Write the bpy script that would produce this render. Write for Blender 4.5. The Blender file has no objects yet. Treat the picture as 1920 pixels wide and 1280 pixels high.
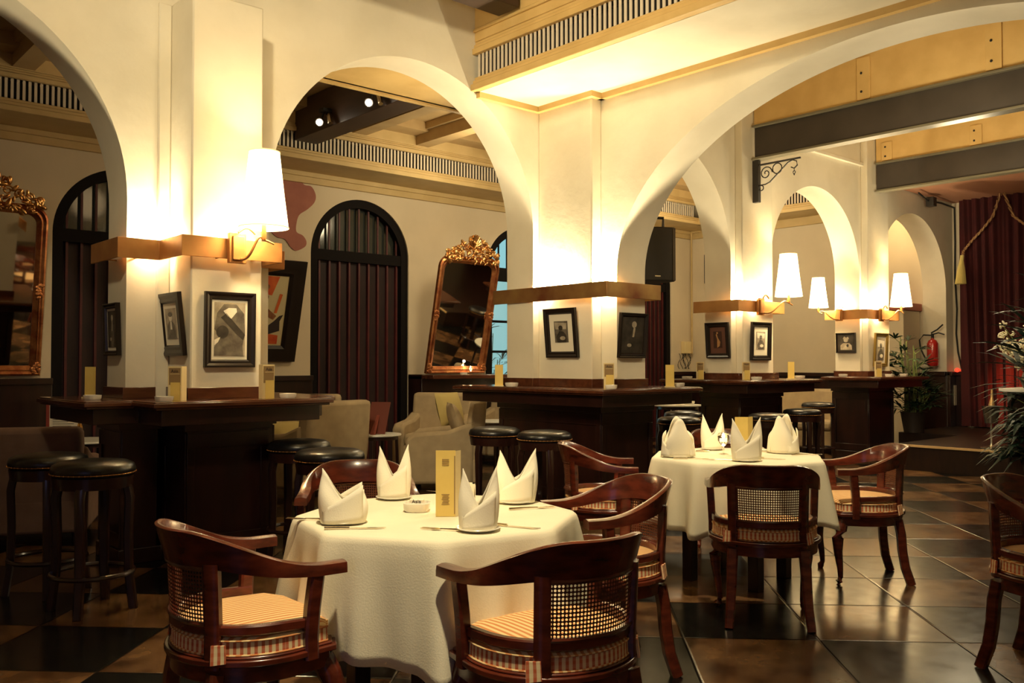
import bpy, bmesh, math, random
from math import sin, cos, pi, radians, sqrt, hypot
from mathutils import Vector, Matrix
random.seed(7)
S = bpy.context.scene
COL = S.collection

# ---------------------------------------------------------------- camera
FPX = 1690.0
YAW = radians(48.5)
PITCH = math.atan(40 / FPX)
EYE = 1.33
cd = bpy.data.cameras.new('camera'); cam = bpy.data.objects.new('camera', cd); COL.objects.link(cam)
cd.sensor_width = 36.0; cd.lens = 36.0 * FPX / 1920.0; cd.clip_end = 100
cam.location = (0, 0, EYE)
cam.rotation_euler = (pi / 2 + PITCH, 0, YAW - pi / 2)
S.camera = cam

# ---------------------------------------------------------------- world, view
S.view_settings.view_transform = 'Standard'
S.view_settings.look = 'None'
S.view_settings.gamma = 1.0
S.view_settings.use_curve_mapping = False
S.view_settings.exposure = 0.58
w = bpy.data.worlds.new('world'); S.world = w; w.use_nodes = True
w.node_tree.nodes['Background'].inputs[0].default_value = (0.006, 0.006, 0.012, 1)
w.node_tree.nodes['Background'].inputs[1].default_value = 1.0

WARM = (1.0, 0.82, 0.50)
WARMER = (1.0, 0.70, 0.36)
def lamp(name, kind, loc, energy, color=WARM, radius=0.05, target=None, spot=80, blend=0.6, size=None):
    l = bpy.data.lights.new(name, kind); o = bpy.data.objects.new(name, l); COL.objects.link(o)
    o.location = loc; l.energy = energy; l.color = color
    if kind == 'SPOT':
        l.spot_size = radians(spot); l.spot_blend = blend
    if kind == 'AREA':
        l.shape = 'RECTANGLE'; l.size, l.size_y = size
    else:
        l.shadow_soft_size = radius
    if target is not None:
        d = Vector(target) - Vector(loc); o.rotation_euler = d.to_track_quat('-Z', 'Y').to_euler()
    return o
# ceiling spots of the dining hall (above and behind the frame), plus fill lights
lamp('hall_spot', 'SPOT', (1.2, 1.6, 4.6), 520, WARM, .08, (2.05, 2.8, .75), 40, .7)
lamp('hall_spot', 'SPOT', (3.6, 2.4, 4.6), 400, WARM, .08, (4.75, 3.3, .75), 38, .7)
lamp('wall_wash', 'SPOT', (0.4, 2.4, 4.5), 380, WARM, .15, (4.6, 6.2, 3.7), 100, .9)
lamp('wall_wash', 'SPOT', (1.5, 3.4, 3.2), 125, WARM, .25, (5.9, 5.3, 2.2), 95, 1)  # fill from the camera side, added to lift the lower pier faces
lamp('hall_fill', 'AREA', (1.5, 0.8, 4.8), 7, WARM, size=(3, 3), target=(2.5, 3.5, 0))
lamp('cool_fill', 'AREA', (-3.4, -1.0, 2.2), 6, (.45, .50, 1.0), size=(2, 2), target=(3, 4, 1))  # weak blue fill added to cool the shadows; no window stands here
lamp('bay_fill', 'POINT', (8.0, 3.6, 3.2), 50, WARM, .25)
lamp('bay_fill', 'POINT', (11.0, 4.4, 3.2), 42, WARM, .25)
# lounge beyond the arcade
lamp('stage_lamp', 'SPOT', (9.2, 2.2, 3.5), 60, WARM, .06, (10.5, 3.6, 1.5), 26, .8)
lamp('lounge_light', 'POINT', (3.6, 8.6, 3.4), 3, WARMER, .2)
lamp('lounge_light', 'POINT', (7.0, 8.4, 3.5), 40, WARM, .2)
lamp('lounge_light', 'POINT', (11.2, 8.4, 3.4), 66, WARM, .2)
lamp('recess_fill', 'POINT', (13.7, 6.9, 3.95), 26, WARM, .15)  # added fill hidden above the arch crown; the recess has no lamp
lamp('stage_light', 'SPOT', (12.2, 3.0, 3.4), 1700, (1.0, .20, .07), .06, (14.9, 4.95, 1.1), 19, 1)
# uplighters hidden behind the brass bands round the piers
UP = [(2.20, 6.14, 2.10, 46), (2.285, 6.12, 2.10, 26), (2.55, 5.75, 2.10, 14), (5.78, 6.12, 1.99, 95), (5.77, 5.85, 1.99, 42), (5.885, 5.42, 1.99, 125),
      (8.95, 6.10, 2.02, 80), (9.25, 6.05, 2.02, 30), (11.99, 6.10, 2.04, 60), (12.25, 6.05, 2.04, 30), (11.91, 6.5, 2.04, 20)]
for x, y, z, e in UP:
    lamp('pier_uplight', 'SPOT', (x, y, z), e, WARM, .02, (x - .02, y - .10, z + 1), 165, .35)
for x, y, z, e in ((2.20, 6.13, 2.08, 3.), (5.78, 6.12, 1.97, 5), (5.89, 5.40, 1.97, 5), (8.95, 6.10, 1.99, 3), (9.2, 6.06, 1.99, 3), (11.99, 6.10, 2.0, 4), (12.25, 6.06, 2.0, 4)):
    lamp('pier_downlight', 'POINT', (x, y, z), e, WARM, .02)

# ---------------------------------------------------------------- materials
MATS = {}
def mat(name, col, rough=.6, metal=0., col2=None, nscale=6., bump=0., bscale=60., spec=.5, emit=None, estr=0., coat=0., alpha=None, stretch=None, trans=0., contrast=.5):
    if name in MATS: return MATS[name]
    m = bpy.data.materials.new(name); m.use_nodes = True; MATS[name] = m
    nt = m.node_tree; b = nt.nodes['Principled BSDF']
    b.inputs['Base Color'].default_value = (*col, 1); b.inputs['Roughness'].default_value = rough
    b.inputs['Metallic'].default_value = metal; b.inputs['Specular IOR Level'].default_value = spec
    b.inputs['Coat Weight'].default_value = coat; b.inputs['Coat Roughness'].default_value = .15
    b.inputs['Transmission Weight'].default_value = trans
    if emit: b.inputs['Emission Color'].default_value = (*emit, 1); b.inputs['Emission Strength'].default_value = estr
    tc = nt.nodes.new('ShaderNodeTexCoord'); mp = nt.nodes.new('ShaderNodeMapping')
    nt.links.new(tc.outputs['Object'], mp.inputs['Vector'])
    if stretch: mp.inputs['Scale'].default_value = stretch
    if col2:
        n = nt.nodes.new('ShaderNodeTexNoise'); n.inputs['Scale'].default_value = nscale; n.inputs['Detail'].default_value = 6
        nt.links.new(mp.outputs[0], n.inputs['Vector'])
        r = nt.nodes.new('ShaderNodeValToRGB'); r.color_ramp.elements[0].color = (*col, 1); r.color_ramp.elements[1].color = (*col2, 1)
        r.color_ramp.elements[0].position = .5 - contrast * .5 + .1; r.color_ramp.elements[1].position = .5 + contrast * .5 - .1
        nt.links.new(n.outputs['Fac'], r.inputs[0]); nt.links.new(r.outputs[0], b.inputs['Base Color'])
    if bump:
        n2 = nt.nodes.new('ShaderNodeTexNoise'); n2.inputs['Scale'].default_value = bscale; n2.inputs['Detail'].default_value = 4
        nt.links.new(mp.outputs[0], n2.inputs['Vector'])
        bp = nt.nodes.new('ShaderNodeBump'); bp.inputs['Strength'].default_value = bump; bp.inputs['Distance'].default_value = .01
        nt.links.new(n2.outputs['Fac'], bp.inputs['Height']); nt.links.new(bp.outputs[0], b.inputs['Normal'])
    return m
PLASTER = mat('cream_plaster', (.80, .74, .60), .75, col2=(.72, .66, .52), nscale=2.2, bump=.18, bscale=14)
PLASTER2 = mat('lounge_plaster', (.72, .62, .46), .8, col2=(.66, .57, .42), nscale=1.8, bump=.12, bscale=14)
OCHRE = mat('ochre_paint', (.72, .50, .20), .6, col2=(.64, .43, .16), nscale=4, bump=.08, bscale=20)
OCHRE2 = mat('pale_ochre_paint', (.62, .46, .22), .6, col2=(.55, .40, .18), nscale=4, bump=.08, bscale=20)
CEILW = mat('ceiling_boards', (.50, .36, .18), .6, col2=(.42, .29, .14), nscale=3, bump=.1, bscale=9)
SLATW = mat('pale_slat_paint', (.70, .62, .50), .55)
BLACKV = mat('void_black', (.01, .008, .006), .9)
DARKW = mat('dark_bar_wood', (.014, .005, .004), .28, col2=(.026, .008, .006), nscale=4, stretch=(3, 3, .5), bump=.05, bscale=30, coat=.4)
TOPW = mat('countertop_wood', (.070, .020, .010), .18, col2=(.11, .035, .015), nscale=5, stretch=(1, 4, 4), coat=.6)
CHAIRW = mat('mahogany_wood', (.058, .010, .005), .26, col2=(.135, .023, .010), nscale=5, stretch=(2, 2, 6), coat=.5, bump=.03, bscale=40)
LEATH = mat('black_leather', (.005, .005, .006), .30, bump=.12, bscale=70)
STEELB = mat('beam_paint', (.060, .048, .040), .5, col2=(.045, .036, .030), nscale=3, bump=.05, bscale=40)
STEELE = mat('beam_flange_paint', (.16, .14, .09), .4)
DBEAM = mat('dark_beam_wood', (.035, .018, .012), .5, col2=(.05, .026, .016), nscale=3, stretch=(1, 1, 5))
BRASS = mat('brushed_brass', (.66, .36, .12), .42, .7, col2=(.42, .17, .06), nscale=3.5, bump=.05, bscale=8, contrast=.7)
BRASSD = mat('tarnished_brass', (.58, .36, .13), .40, .75, col2=(.30, .11, .05), nscale=2.5, bump=.05, bscale=8)
GILT = mat('gilt', (.62, .27, .10), .34, .85, col2=(.34, .10, .04), nscale=9, bump=.4, bscale=45)
GILTB = mat('bright_gilt', (.95, .62, .26), .28, 1.0, col2=(.60, .28, .10), nscale=12, bump=.4, bscale=50)
MIRROR = mat('mirror_glass', (.80, .80, .76), .03, 1.0)
FRAMEB = mat('black_frame', (.014, .009, .007), .32, bump=.05, bscale=30)
MATB = mat('picture_mat', (.82, .76, .62), .8)
PHOTOD = mat('photo_dark', (.022, .018, .015), .4, col2=(.06, .05, .04), nscale=12)
PHOTOM = mat('photo_grey', (.20, .17, .13), .5, col2=(.08, .065, .05), nscale=16)
PHOTOL = mat('photo_light', (.50, .43, .33), .5, col2=(.30, .25, .18), nscale=16)
DOORR = mat('red_batten', (.09, .010, .012), .55, col2=(.06, .007, .009), nscale=6)
DOORD = mat('door_boards', (.013, .004, .005), .7, col2=(.024, .007, .007), nscale=5, stretch=(3, 3, .6))
DOORK = mat('door_black', (.008, .006, .006), .8, spec=.15)
CLOTH = mat('tablecloth_linen', (.86, .80, .62), .85, col2=(.82, .76, .58), nscale=5, bump=.1, bscale=180)
NAPK = mat('napkin_linen', (.90, .84, .68), .85, bump=.1, bscale=220)
CHINA = mat('white_china', (.85, .81, .70), .2, coat=.4)
SILVER = mat('cutlery_steel', (.75, .66, .50), .22, 1.0)
CARD = mat('menu_card', (.78, .58, .17), .5, col2=(.72, .52, .14), nscale=8)
CARDD = mat('menu_print', (.30, .19, .08), .6)
CARDP = mat('menu_pale', (.78, .64, .34), .5)
UPHB = mat('beige_upholstery', (.46, .36, .22), .9, col2=(.40, .31, .19), nscale=9, bump=.12, bscale=160)
UPHY = mat('cushion_mustard', (.52, .42, .16), .9, bump=.12, bscale=160)
UPHP = mat('taupe_upholstery', (.20, .12, .085), .9, col2=(.17, .10, .07), nscale=9, bump=.12, bscale=160)
WHITE = mat('white_laminate', (.80, .80, .74), .35)
IRON = mat('wrought_iron', (.035, .030, .026), .45, .3)
REDX = mat('extinguisher_red', (.45, .02, .015), .25, coat=.5)
RUBBER = mat('black_rubber', (.01, .01, .01), .6)
LEAF = mat('palm_leaf', (.012, .035, .014), .5, col2=(.02, .055, .02), nscale=6)
LEAFD = mat('palm_leaf_dark', (.006, .026, .016), .45)
PETAL = mat('orchid_petal', (.85, .80, .62), .6)
STEM = mat('green_stem', (.16, .20, .05), .6)
POT = mat('dark_pot', (.03, .02, .015), .5)
AMBER = mat('amber_glass', (.9, .45, .08), .08, trans=.9)
GLASS = mat('clear_glass', (.95, .93, .88), .04, trans=1.0)
FROST = mat('frosted_glass', (.92, .86, .70), .35, trans=.55)
FLAME = mat('candle_flame', (1, .7, .3), .5, emit=(1, .55, .18), estr=22)
WAX = mat('candle_wax', (.95, .8, .5), .5, emit=(1, .6, .25), estr=1.5)
SHADE = mat('lit_lampshade', (.95, .85, .62), .8, emit=(1.0, .78, .42), estr=4.2, bump=.05, bscale=90)
SHADER = mat('lampshade_rim', (.70, .55, .25), .8, emit=(1, .66, .28), estr=.8)
BULB = mat('bulb', (1, 1, 1), .5, emit=(1, .86, .62), estr=40)
SPEAK = mat('speaker_black', (.022, .018, .016), .6, bump=.3, bscale=300)
SPEAKG = mat('speaker_side', (.085, .065, .045), .6)
REDW = mat('red_wall_paint', (.30, .045, .03), .7)
NOTICE = mat('notice_paper', (.62, .56, .44), .6)
GOLDC = mat('gold_cord', (.36, .20, .09), .4, .4, bump=.5, bscale=120)
TASSEL = mat('tassel_thread', (.62, .50, .16), .6, bump=.5, bscale=200)
PAINTR = mat('poster_red', (.55, .07, .02), .5, col2=(.70, .16, .03), nscale=6)
PAINTY = mat('poster_sand', (.62, .54, .32), .6)
PAINTB = mat('poster_brown', (.16, .05, .02), .6, col2=(.34, .14, .05), nscale=14)
PAINTK = mat('poster_ink', (.03, .02, .02), .6)
GOLDF = mat('old_gold_frame', (.45, .30, .08), .4, .8, bump=.2, bscale=60)
OUTB = mat('evening_sky', (.05, .12, .14), .8, emit=(.24, .50, .53), estr=.8)
PALEG = mat('fanlight_glass', (.03, .035, .032), .10, coat=.3)
MURAL = mat('rose_mural_paint', (.42, .16, .12), .8, col2=(.36, .13, .10), nscale=5)
TEAL = mat('pale_wood_cap', (.42, .10, .05), .5)
PILLB = mat('pier_block_paint', (.66, .56, .40), .8, bump=.1, bscale=14)

def floor_material():
    m = bpy.data.materials.new('stone_tiles'); m.use_nodes = True
    nt = m.node_tree; N = nt.nodes; L = nt.links; b = N['Principled BSDF']
    tc = N.new('ShaderNodeTexCoord'); sp = N.new('ShaderNodeSeparateXYZ'); L.new(tc.outputs['Object'], sp.inputs[0])
    def math_(op, a, bb=None, v=None):
        n = N.new('ShaderNodeMath'); n.operation = op
        L.new(a, n.inputs[0]) if not isinstance(a, float) else setattr(n.inputs[0], 'default_value', a)
        if bb is not None:
            if isinstance(bb, float): n.inputs[1].default_value = bb
            else: L.new(bb, n.inputs[1])
        return n.outputs[0]
    T = .645
    # diagonal tile axes at 45 degrees to the walls
    wob = N.new('ShaderNodeTexNoise'); wob.inputs['Scale'].default_value = 3.; L.new(tc.outputs['Object'], wob.inputs['Vector'])
    wv = math_('MULTIPLY', math_('SUBTRACT', wob.outputs['Fac'], .5), .012)
    a = math_('ADD', math_('MULTIPLY', math_('SUBTRACT', math_('MULTIPLY', math_('ADD', sp.outputs[0], sp.outputs[1]), .70711), 4.44), 1 / T), wv)
    c = math_('ADD', math_('MULTIPLY', math_('SUBTRACT', math_('MULTIPLY', math_('SUBTRACT', sp.outputs[0], sp.outputs[1]), .70711), .56), 1 / T), wv)
    fa, fc = math_('FLOOR', a), math_('FLOOR', c)
    par = math_('ABSOLUTE', math_('MODULO', math_('ADD', math_('ADD', fa, fc), 100.), 2.))
    da = math_('ABSOLUTE', math_('SUBTRACT', math_('FRACT', a), .5)); dc = math_('ABSOLUTE', math_('SUBTRACT', math_('FRACT', c), .5))
    edge = math_('MAXIMUM', da, dc)
    gr = N.new('ShaderNodeMapRange'); gr.inputs[1].default_value = .486; gr.inputs[2].default_value = .498; L.new(edge, gr.inputs[0])
    cb = N.new('ShaderNodeCombineXYZ'); L.new(fa, cb.inputs[0]); L.new(fc, cb.inputs[1])
    wn = N.new('ShaderNodeTexWhiteNoise'); L.new(cb.outputs[0], wn.inputs['Vector'])
    n1 = N.new('ShaderNodeTexNoise'); n1.inputs['Scale'].default_value = 5; n1.inputs['Detail'].default_value = 8; L.new(tc.outputs['Object'], n1.inputs['Vector'])
    rb = N.new('ShaderNodeValToRGB'); rb.color_ramp.elements[0].color = (.050, .021, .009, 1); rb.color_ramp.elements[1].color = (.20, .105, .045, 1)
    rb.color_ramp.elements[0].position = .35; rb.color_ramp.elements[1].position = .68; L.new(n1.outputs['Fac'], rb.inputs[0])
    rk = N.new('ShaderNodeValToRGB'); rk.color_ramp.elements[0].color = (.003, .003, .003, 1); rk.color_ramp.elements[1].color = (.008, .008, .007, 1); L.new(n1.outputs['Fac'], rk.inputs[0])
    mx = N.new('ShaderNodeMix'); mx.data_type = 'RGBA'; L.new(par, mx.inputs[0]); L.new(rk.outputs[0], mx.inputs[6]); L.new(rb.outputs[0], mx.inputs[7])
    hv = N.new('ShaderNodeHueSaturation'); L.new(mx.outputs[2], hv.inputs['Color']); L.new(math_('ADD', math_('MULTIPLY', wn.outputs['Value'], .5), .75), hv.inputs['Value'])
    m2 = N.new('ShaderNodeMix'); m2.data_type = 'RGBA'; L.new(gr.outputs[0], m2.inputs[0]); L.new(hv.outputs[0], m2.inputs[6]); m2.inputs[7].default_value = (.006, .005, .004, 1)
    L.new(m2.outputs[2], b.inputs['Base Color'])
    n3 = N.new('ShaderNodeTexNoise'); n3.inputs['Scale'].default_value = 9; n3.inputs['Detail'].default_value = 6; L.new(tc.outputs['Object'], n3.inputs['Vector'])
    rr = N.new('ShaderNodeMapRange'); rr.inputs[3].default_value = .13; rr.inputs[4].default_value = .30; L.new(n3.outputs['Fac'], rr.inputs[0])
    L.new(rr.outputs[0], b.inputs['Roughness'])
    hgt = math_('SUBTRACT', math_('MULTIPLY', n3.outputs['Fac'], .22), math_('MULTIPLY', gr.outputs[0], 1.))
    bp = N.new('ShaderNodeBump'); bp.inputs['Strength'].default_value = .45; bp.inputs['Distance'].default_value = .005
    L.new(hgt, bp.inputs['Height']); L.new(bp.outputs[0], b.inputs['Normal'])
    return m
FLOORM = floor_material()

def striped(name, axis, freq, c1, c2, gingham=False):
    m = bpy.data.materials.new(name); m.use_nodes = True; nt = m.node_tree; N = nt.nodes; L = nt.links; b = N['Principled BSDF']
    b.inputs['Roughness'].default_value = .9
    tc = N.new('ShaderNodeTexCoord'); sp = N.new('ShaderNodeSeparateXYZ'); L.new(tc.outputs['UV' if gingham else 'Object'], sp.inputs[0])
    def st(o, f, th):
        a = N.new('ShaderNodeMath'); a.operation = 'MULTIPLY'; L.new(o, a.inputs[0]); a.inputs[1].default_value = f
        s = N.new('ShaderNodeMath'); s.operation = 'SINE'; L.new(a.outputs[0], s.inputs[0])
        g = N.new('ShaderNodeMapRange'); g.inputs[1].default_value = th - .25; g.inputs[2].default_value = th + .25; L.new(s.outputs[0], g.inputs[0]); return g.outputs[0]
    f1 = st(sp.outputs[axis], freq, .1)
    if gingham:
        f2 = st(sp.outputs[1], freq, .1)
        a = N.new('ShaderNodeMath'); a.operation = 'MULTIPLY_ADD'; L.new(f1, a.inputs[0]); a.inputs[1].default_value = .88
        bb = N.new('ShaderNodeMath'); bb.operation = 'MULTIPLY'; L.new(f2, bb.inputs[0]); bb.inputs[1].default_value = .12; L.new(bb.outputs[0], a.inputs[2]); f1 = a.outputs[0]
    mx = N.new('ShaderNodeMix'); mx.data_type = 'RGBA'; L.new(f1, mx.inputs[0]); mx.inputs[6].default_value = (*c1, 1); mx.inputs[7].default_value = (*c2, 1)
    L.new(mx.outputs[2], b.inputs['Base Color'])
    return m
STRIPE = striped('striped_cotton', 0, 2 * pi / .022, (.82, .60, .30), (.60, .24, .08))
GINGH = striped('gingham_cotton', 0, 2 * pi / .021, (.92, .76, .46), (.60, .13, .05), True)

def cane_material():
    m = bpy.data.materials.new('woven_cane'); m.use_nodes = True; nt = m.node_tree; N = nt.nodes; L = nt.links; b = N['Principled BSDF']
    b.inputs['Base Color'].default_value = (.12, .035, .014, 1); b.inputs['Roughness'].default_value = .45
    tc = N.new('ShaderNodeTexCoord')
    sc = N.new('ShaderNodeVectorMath'); sc.operation = 'SCALE'; sc.inputs['Scale'].default_value = 1 / .0115; L.new(tc.outputs['UV'], sc.inputs[0])
    fr = N.new('ShaderNodeVectorMath'); fr.operation = 'FRACTION'; L.new(sc.outputs[0], fr.inputs[0])
    sb = N.new('ShaderNodeVectorMath'); sb.operation = 'SUBTRACT'; L.new(fr.outputs[0], sb.inputs[0]); sb.inputs[1].default_value = (.5, .5, 0)
    sp = N.new('ShaderNodeSeparateXYZ'); L.new(sb.outputs[0], sp.inputs[0])
    cb = N.new('ShaderNodeCombineXYZ'); L.new(sp.outputs[0], cb.inputs[0]); L.new(sp.outputs[1], cb.inputs[1])
    ln = N.new('ShaderNodeVectorMath'); ln.operation = 'LENGTH'; L.new(cb.outputs[0], ln.inputs[0])
    cmp = N.new('ShaderNodeMath'); cmp.operation = 'GREATER_THAN'; L.new(ln.outputs['Value'], cmp.inputs[0]); cmp.inputs[1].default_value = .33
    L.new(cmp.outputs[0], b.inputs['Alpha'])
    return m
CANE = cane_material()
def curtain_material():
    return mat('red_velvet', (.045, .003, .004), .9, col2=(.060, .004, .005), nscale=4)
VELVET = curtain_material()

# ---------------------------------------------------------------- mesh helpers
class MB:
    def __init__(s): s.v = []; s.f = []; s.m = []; s.uv = {}
    def add(s, vs, fs, mi=0):
        o = len(s.v); s.v += [tuple(p) for p in vs]; s.f += [tuple(i + o for i in f) for f in fs]; s.m += [mi] * len(fs); return s
    def box(s, x0, x1, y0, y1, z0, z1, mi=0):
        vs = [(x0, y0, z0), (x1, y0, z0), (x1, y1, z0), (x0, y1, z0), (x0, y0, z1), (x1, y0, z1), (x1, y1, z1), (x0, y1, z1)]
        return s.add(vs, [(0, 3, 2, 1), (4, 5, 6, 7), (0, 1, 5, 4), (1, 2, 6, 5), (2, 3, 7, 6), (3, 0, 4, 7)], mi)
    def prism(s, poly, z0, z1, mi=0, fn=None):
        fn = fn or (lambda a, b, c: (a, b, c)); n = len(poly)
        vs = [fn(a, b, z0) for a, b in poly] + [fn(a, b, z1) for a, b in poly]
        fs = [tuple(range(n))[::-1], tuple(range(n, 2 * n))] + [(i, (i + 1) % n, (i + 1) % n + n, i + n) for i in range(n)]
        return s.add(vs, fs, mi)
    def rings(s, rings, closed=True, cap=True, mi=0):
        n = len(rings[0]); vs = [p for r in rings for p in r]; fs = []
        for k in range(len(rings) - 1):
            for i in range(n if closed else n - 1):
                j = (i + 1) % n; fs.append((k * n + i, k * n + j, (k + 1) * n + j, (k + 1) * n + i))
        if cap and closed: fs.append(tuple(range(n))[::-1]); fs.append(tuple(range((len(rings) - 1) * n, len(rings) * n)))
        return s.add(vs, fs, mi)
    def lathe(s, prof, c=(0, 0), n=24, mi=0, cap=True):
        return s.rings([[(c[0] + r * cos(2 * pi * i / n), c[1] + r * sin(2 * pi * i / n), z) for i in range(n)] for r, z in prof], True, cap, mi)
    def tube(s, path, rad, n=8, mi=0, sq=None, up=(0, 0, 1), cap=True):
        P = [Vector(p) for p in path]; R = []
        for k, p in enumerate(P):
            t = (P[min(k + 1, len(P) - 1)] - P[max(k - 1, 0)]).normalized(); u = Vector(up)
            if abs(t.dot(u)) > .95: u = Vector((1, 0, 0)) if abs(t.x) < .9 else Vector((0, 1, 0))
            a = t.cross(u).normalized(); b2 = a.cross(t).normalized()
            r = rad(k / (len(P) - 1)) if callable(rad) else rad
            if sq:
                h = sq(k / (len(P) - 1)) if callable(sq) else sq
                ring = []
                for i in range(n):
                    an = 2 * pi * (i + .5) / n; ca, sa = cos(an), sin(an)
                    e = .45
                    ring.append(p + a * (r * math.copysign(abs(ca) ** e, ca)) + b2 * (h * math.copysign(abs(sa) ** e, sa)))
            else: ring = [p + a * (r * cos(2 * pi * i / n)) + b2 * (r * sin(2 * pi * i / n)) for i in range(n)]
            R.append(ring)
        return s.rings(R, True, cap, mi)
    def ell(s, c, r, n=12, m=8, mi=0, tr=None):
        R = []
        for k in range(m + 1):
            a = -pi / 2 + pi * k / m; a = max(min(a, pi / 2 - .05), -pi / 2 + .05)
            ring = []
            for i in range(n):
                p = Vector((r[0] * cos(a) * cos(2 * pi * i / n), r[1] * cos(a) * sin(2 * pi * i / n), r[2] * sin(a)))
                if tr: p = tr @ p
                ring.append(p + Vector(c))
            R.append(ring)
        return s.rings(R, True, True, mi)
    def grid(s, fn, nu, nv, mi=0, uv=None, flip=False):
        o = len(s.f); vs = [fn(i / nu, j / nv) for j in range(nv + 1) for i in range(nu + 1)]; fs = []
        for j in range(nv):
            for i in range(nu):
                a = j * (nu + 1) + i; q = (a, a + 1, a + nu + 2, a + nu + 1)
                fs.append(q[::-1] if flip else q)
                if uv:
                    c = [uv(i / nu, j / nv), uv((i + 1) / nu, j / nv), uv((i + 1) / nu, (j + 1) / nv), uv(i / nu, (j + 1) / nv)]
                    s.uv[o + len(fs) - 1] = c[::-1] if flip else c
        return s.add(vs, fs, mi)
    def build(s, name, mats, parent=None, smooth=True, angle=38, bevel=0., solid=0., sub=0):
        me = bpy.data.meshes.new(name); me.from_pydata(s.v, [], s.f)
        if not isinstance(mats, (list, tuple)): mats = [mats]
        for x in mats: me.materials.append(x)
        for p, i in zip(me.polygons, s.m): p.material_index = i
        if s.uv:
            ul = me.uv_layers.new(name='uv')
            for p in me.polygons:
                if p.index in s.uv:
                    for li, c in zip(p.loop_indices, s.uv[p.index]): ul.data[li].uv = c
        else:
            bm = bmesh.new(); bm.from_mesh(me); bmesh.ops.recalc_face_normals(bm, faces=bm.faces); bm.to_mesh(me); bm.free()
        if smooth:
            me.shade_smooth(); me.set_sharp_from_angle(angle=radians(angle))
        o = bpy.data.objects.new(name, me); COL.objects.link(o)
        if parent: o.parent = parent
        if bevel:
            b = o.modifiers.new('bevel', 'BEVEL'); b.width = bevel; b.segments = 2; b.limit_method = 'ANGLE'; b.angle_limit = radians(40)
        if sub:
            b = o.modifiers.new('sub', 'SUBSURF'); b.levels = sub; b.render_levels = sub
        if solid:
            b = o.modifiers.new('solid', 'SOLIDIFY'); b.thickness = solid; b.offset = 0
        return o
def thing(name, label, cat, loc=(0, 0, 0), rotz=0., group=None):
    o = bpy.data.objects.new(name, None); COL.objects.link(o); o.empty_display_size = .1
    o.location = loc; o.rotation_euler = (0, 0, rotz); o['label'] = label; o['category'] = cat
    if group: o['group'] = group
    return o
def tag(o, label, cat, group=None, kind=None):
    o['label'] = label; o['category'] = cat
    if group: o['group'] = group
    if kind: o['kind'] = kind
    return o
def struct(name, mb, m, **k):
    o = mb.build(name, m, **k); o['kind'] = 'structure'; return o
def kids(o): return [c for c in bpy.data.objects if c.parent == o]
def dup(root, loc, rotz, label, group=None):
    def cp(o, par):
        c = o.copy(); COL.objects.link(c); c.parent = par
        for k in kids(o): cp(k, c)
        return c
    r = cp(root, None); r.location = loc; r.rotation_euler = (0, 0, rotz); r['label'] = label
    if group: r['group'] = group
    return r
def text_mesh(body, size, m, parent, loc, rot=(pi / 2, 0, 0), name='lettering', ext=.0006):
    cu = bpy.data.curves.new(name, 'FONT'); cu.body = body; cu.size = size; cu.extrude = ext; cu.align_x = 'CENTER'; cu.align_y = 'CENTER'
    t = bpy.data.objects.new(name + '_tmp', cu); COL.objects.link(t)
    dg = bpy.context.evaluated_depsgraph_get(); me = bpy.data.meshes.new_from_object(t.evaluated_get(dg))
    bpy.data.objects.remove(t); me.materials.clear(); me.materials.append(m)
    o = bpy.data.objects.new(name, me); COL.objects.link(o); o.parent = parent; o.location = loc; o.rotation_euler = rot
    return o

# ================================================================= SETTING
YW, YB = 6.20, 10.35       # arcade front plane, lounge back wall
def arcade(pts, t0, t1, ztop, swap=False):
    """wall whose lower edge follows pts (u, z); thickness t0..t1"""
    mb = MB(); f = (lambda u, t, z: (t, u, z)) if swap else (lambda u, t, z: (u, t, z))
    for (u0, z0), (u1, z1) in zip(pts, pts[1:]):
        if abs(u1 - u0) > 1e-6:
            vs = [f(u0, t0, z0), f(u1, t0, z1), f(u1, t0, ztop), f(u0, t0, ztop), f(u0, t1, z0), f(u1, t1, z1), f(u1, t1, ztop), f(u0, t1, ztop)]
            mb.add(vs, [(0, 1, 2, 3), (4, 7, 6, 5), (0, 4, 5, 1), (3, 2, 6, 7)])
        else:
            mb.add([f(u0, t0, z0), f(u0, t1, z0), f(u0, t1, z1), f(u0, t0, z1)], [(0, 1, 2, 3)])
    for u in (pts[0][0], pts[-1][0]):
        z = pts[0][1] if u == pts[0][0] else pts[-1][1]
        mb.add([f(u, t0, z), f(u, t1, z), f(u, t1, ztop), f(u, t0, ztop)], [(0, 1, 2, 3)])
    bm_merge(mb); return mb
def bm_merge(mb):
    seen = {}; mp = []; nv = []
    for p in mb.v:
        k = tuple(round(c, 5) for c in p)
        if k not in seen: seen[k] = len(nv); nv.append(p)
        mp.append(seen[k])
    mb.v = nv; mb.f = [tuple(mp[i] for i in f) for f in mb.f]
def arch_pts(cx, a, zs, b=None, n=48, z0=0.):
    b = b or a
    P = [(cx - a, z0)] if z0 is not None else []
    P += [(cx - a * cos(pi * i / n), zs + b * sin(pi * i / n)) for i in range(n + 1)]
    if z0 is not None: P.append((cx + a, z0))
    return P
fl = MB(); fl.box(-4, 15.2, -3, 14, -.1, 0); struct('floor', fl, FLOORM, smooth=False)
pts = [(-3, 0.)]
for cx, r, zs in ((.71, 1.34, 2.42), (4.41, 1.34, 2.55), (7.62, 1.29, 2.55), (10.86, 1.11, 2.54), (13.65, 1.13, 2.47)): pts += arch_pts(cx, r, zs)
pts += [(15.04, 0.)]
struct('wall_arcade', arcade(pts, YW, 6.57, 5.0), PLASTER)
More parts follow.
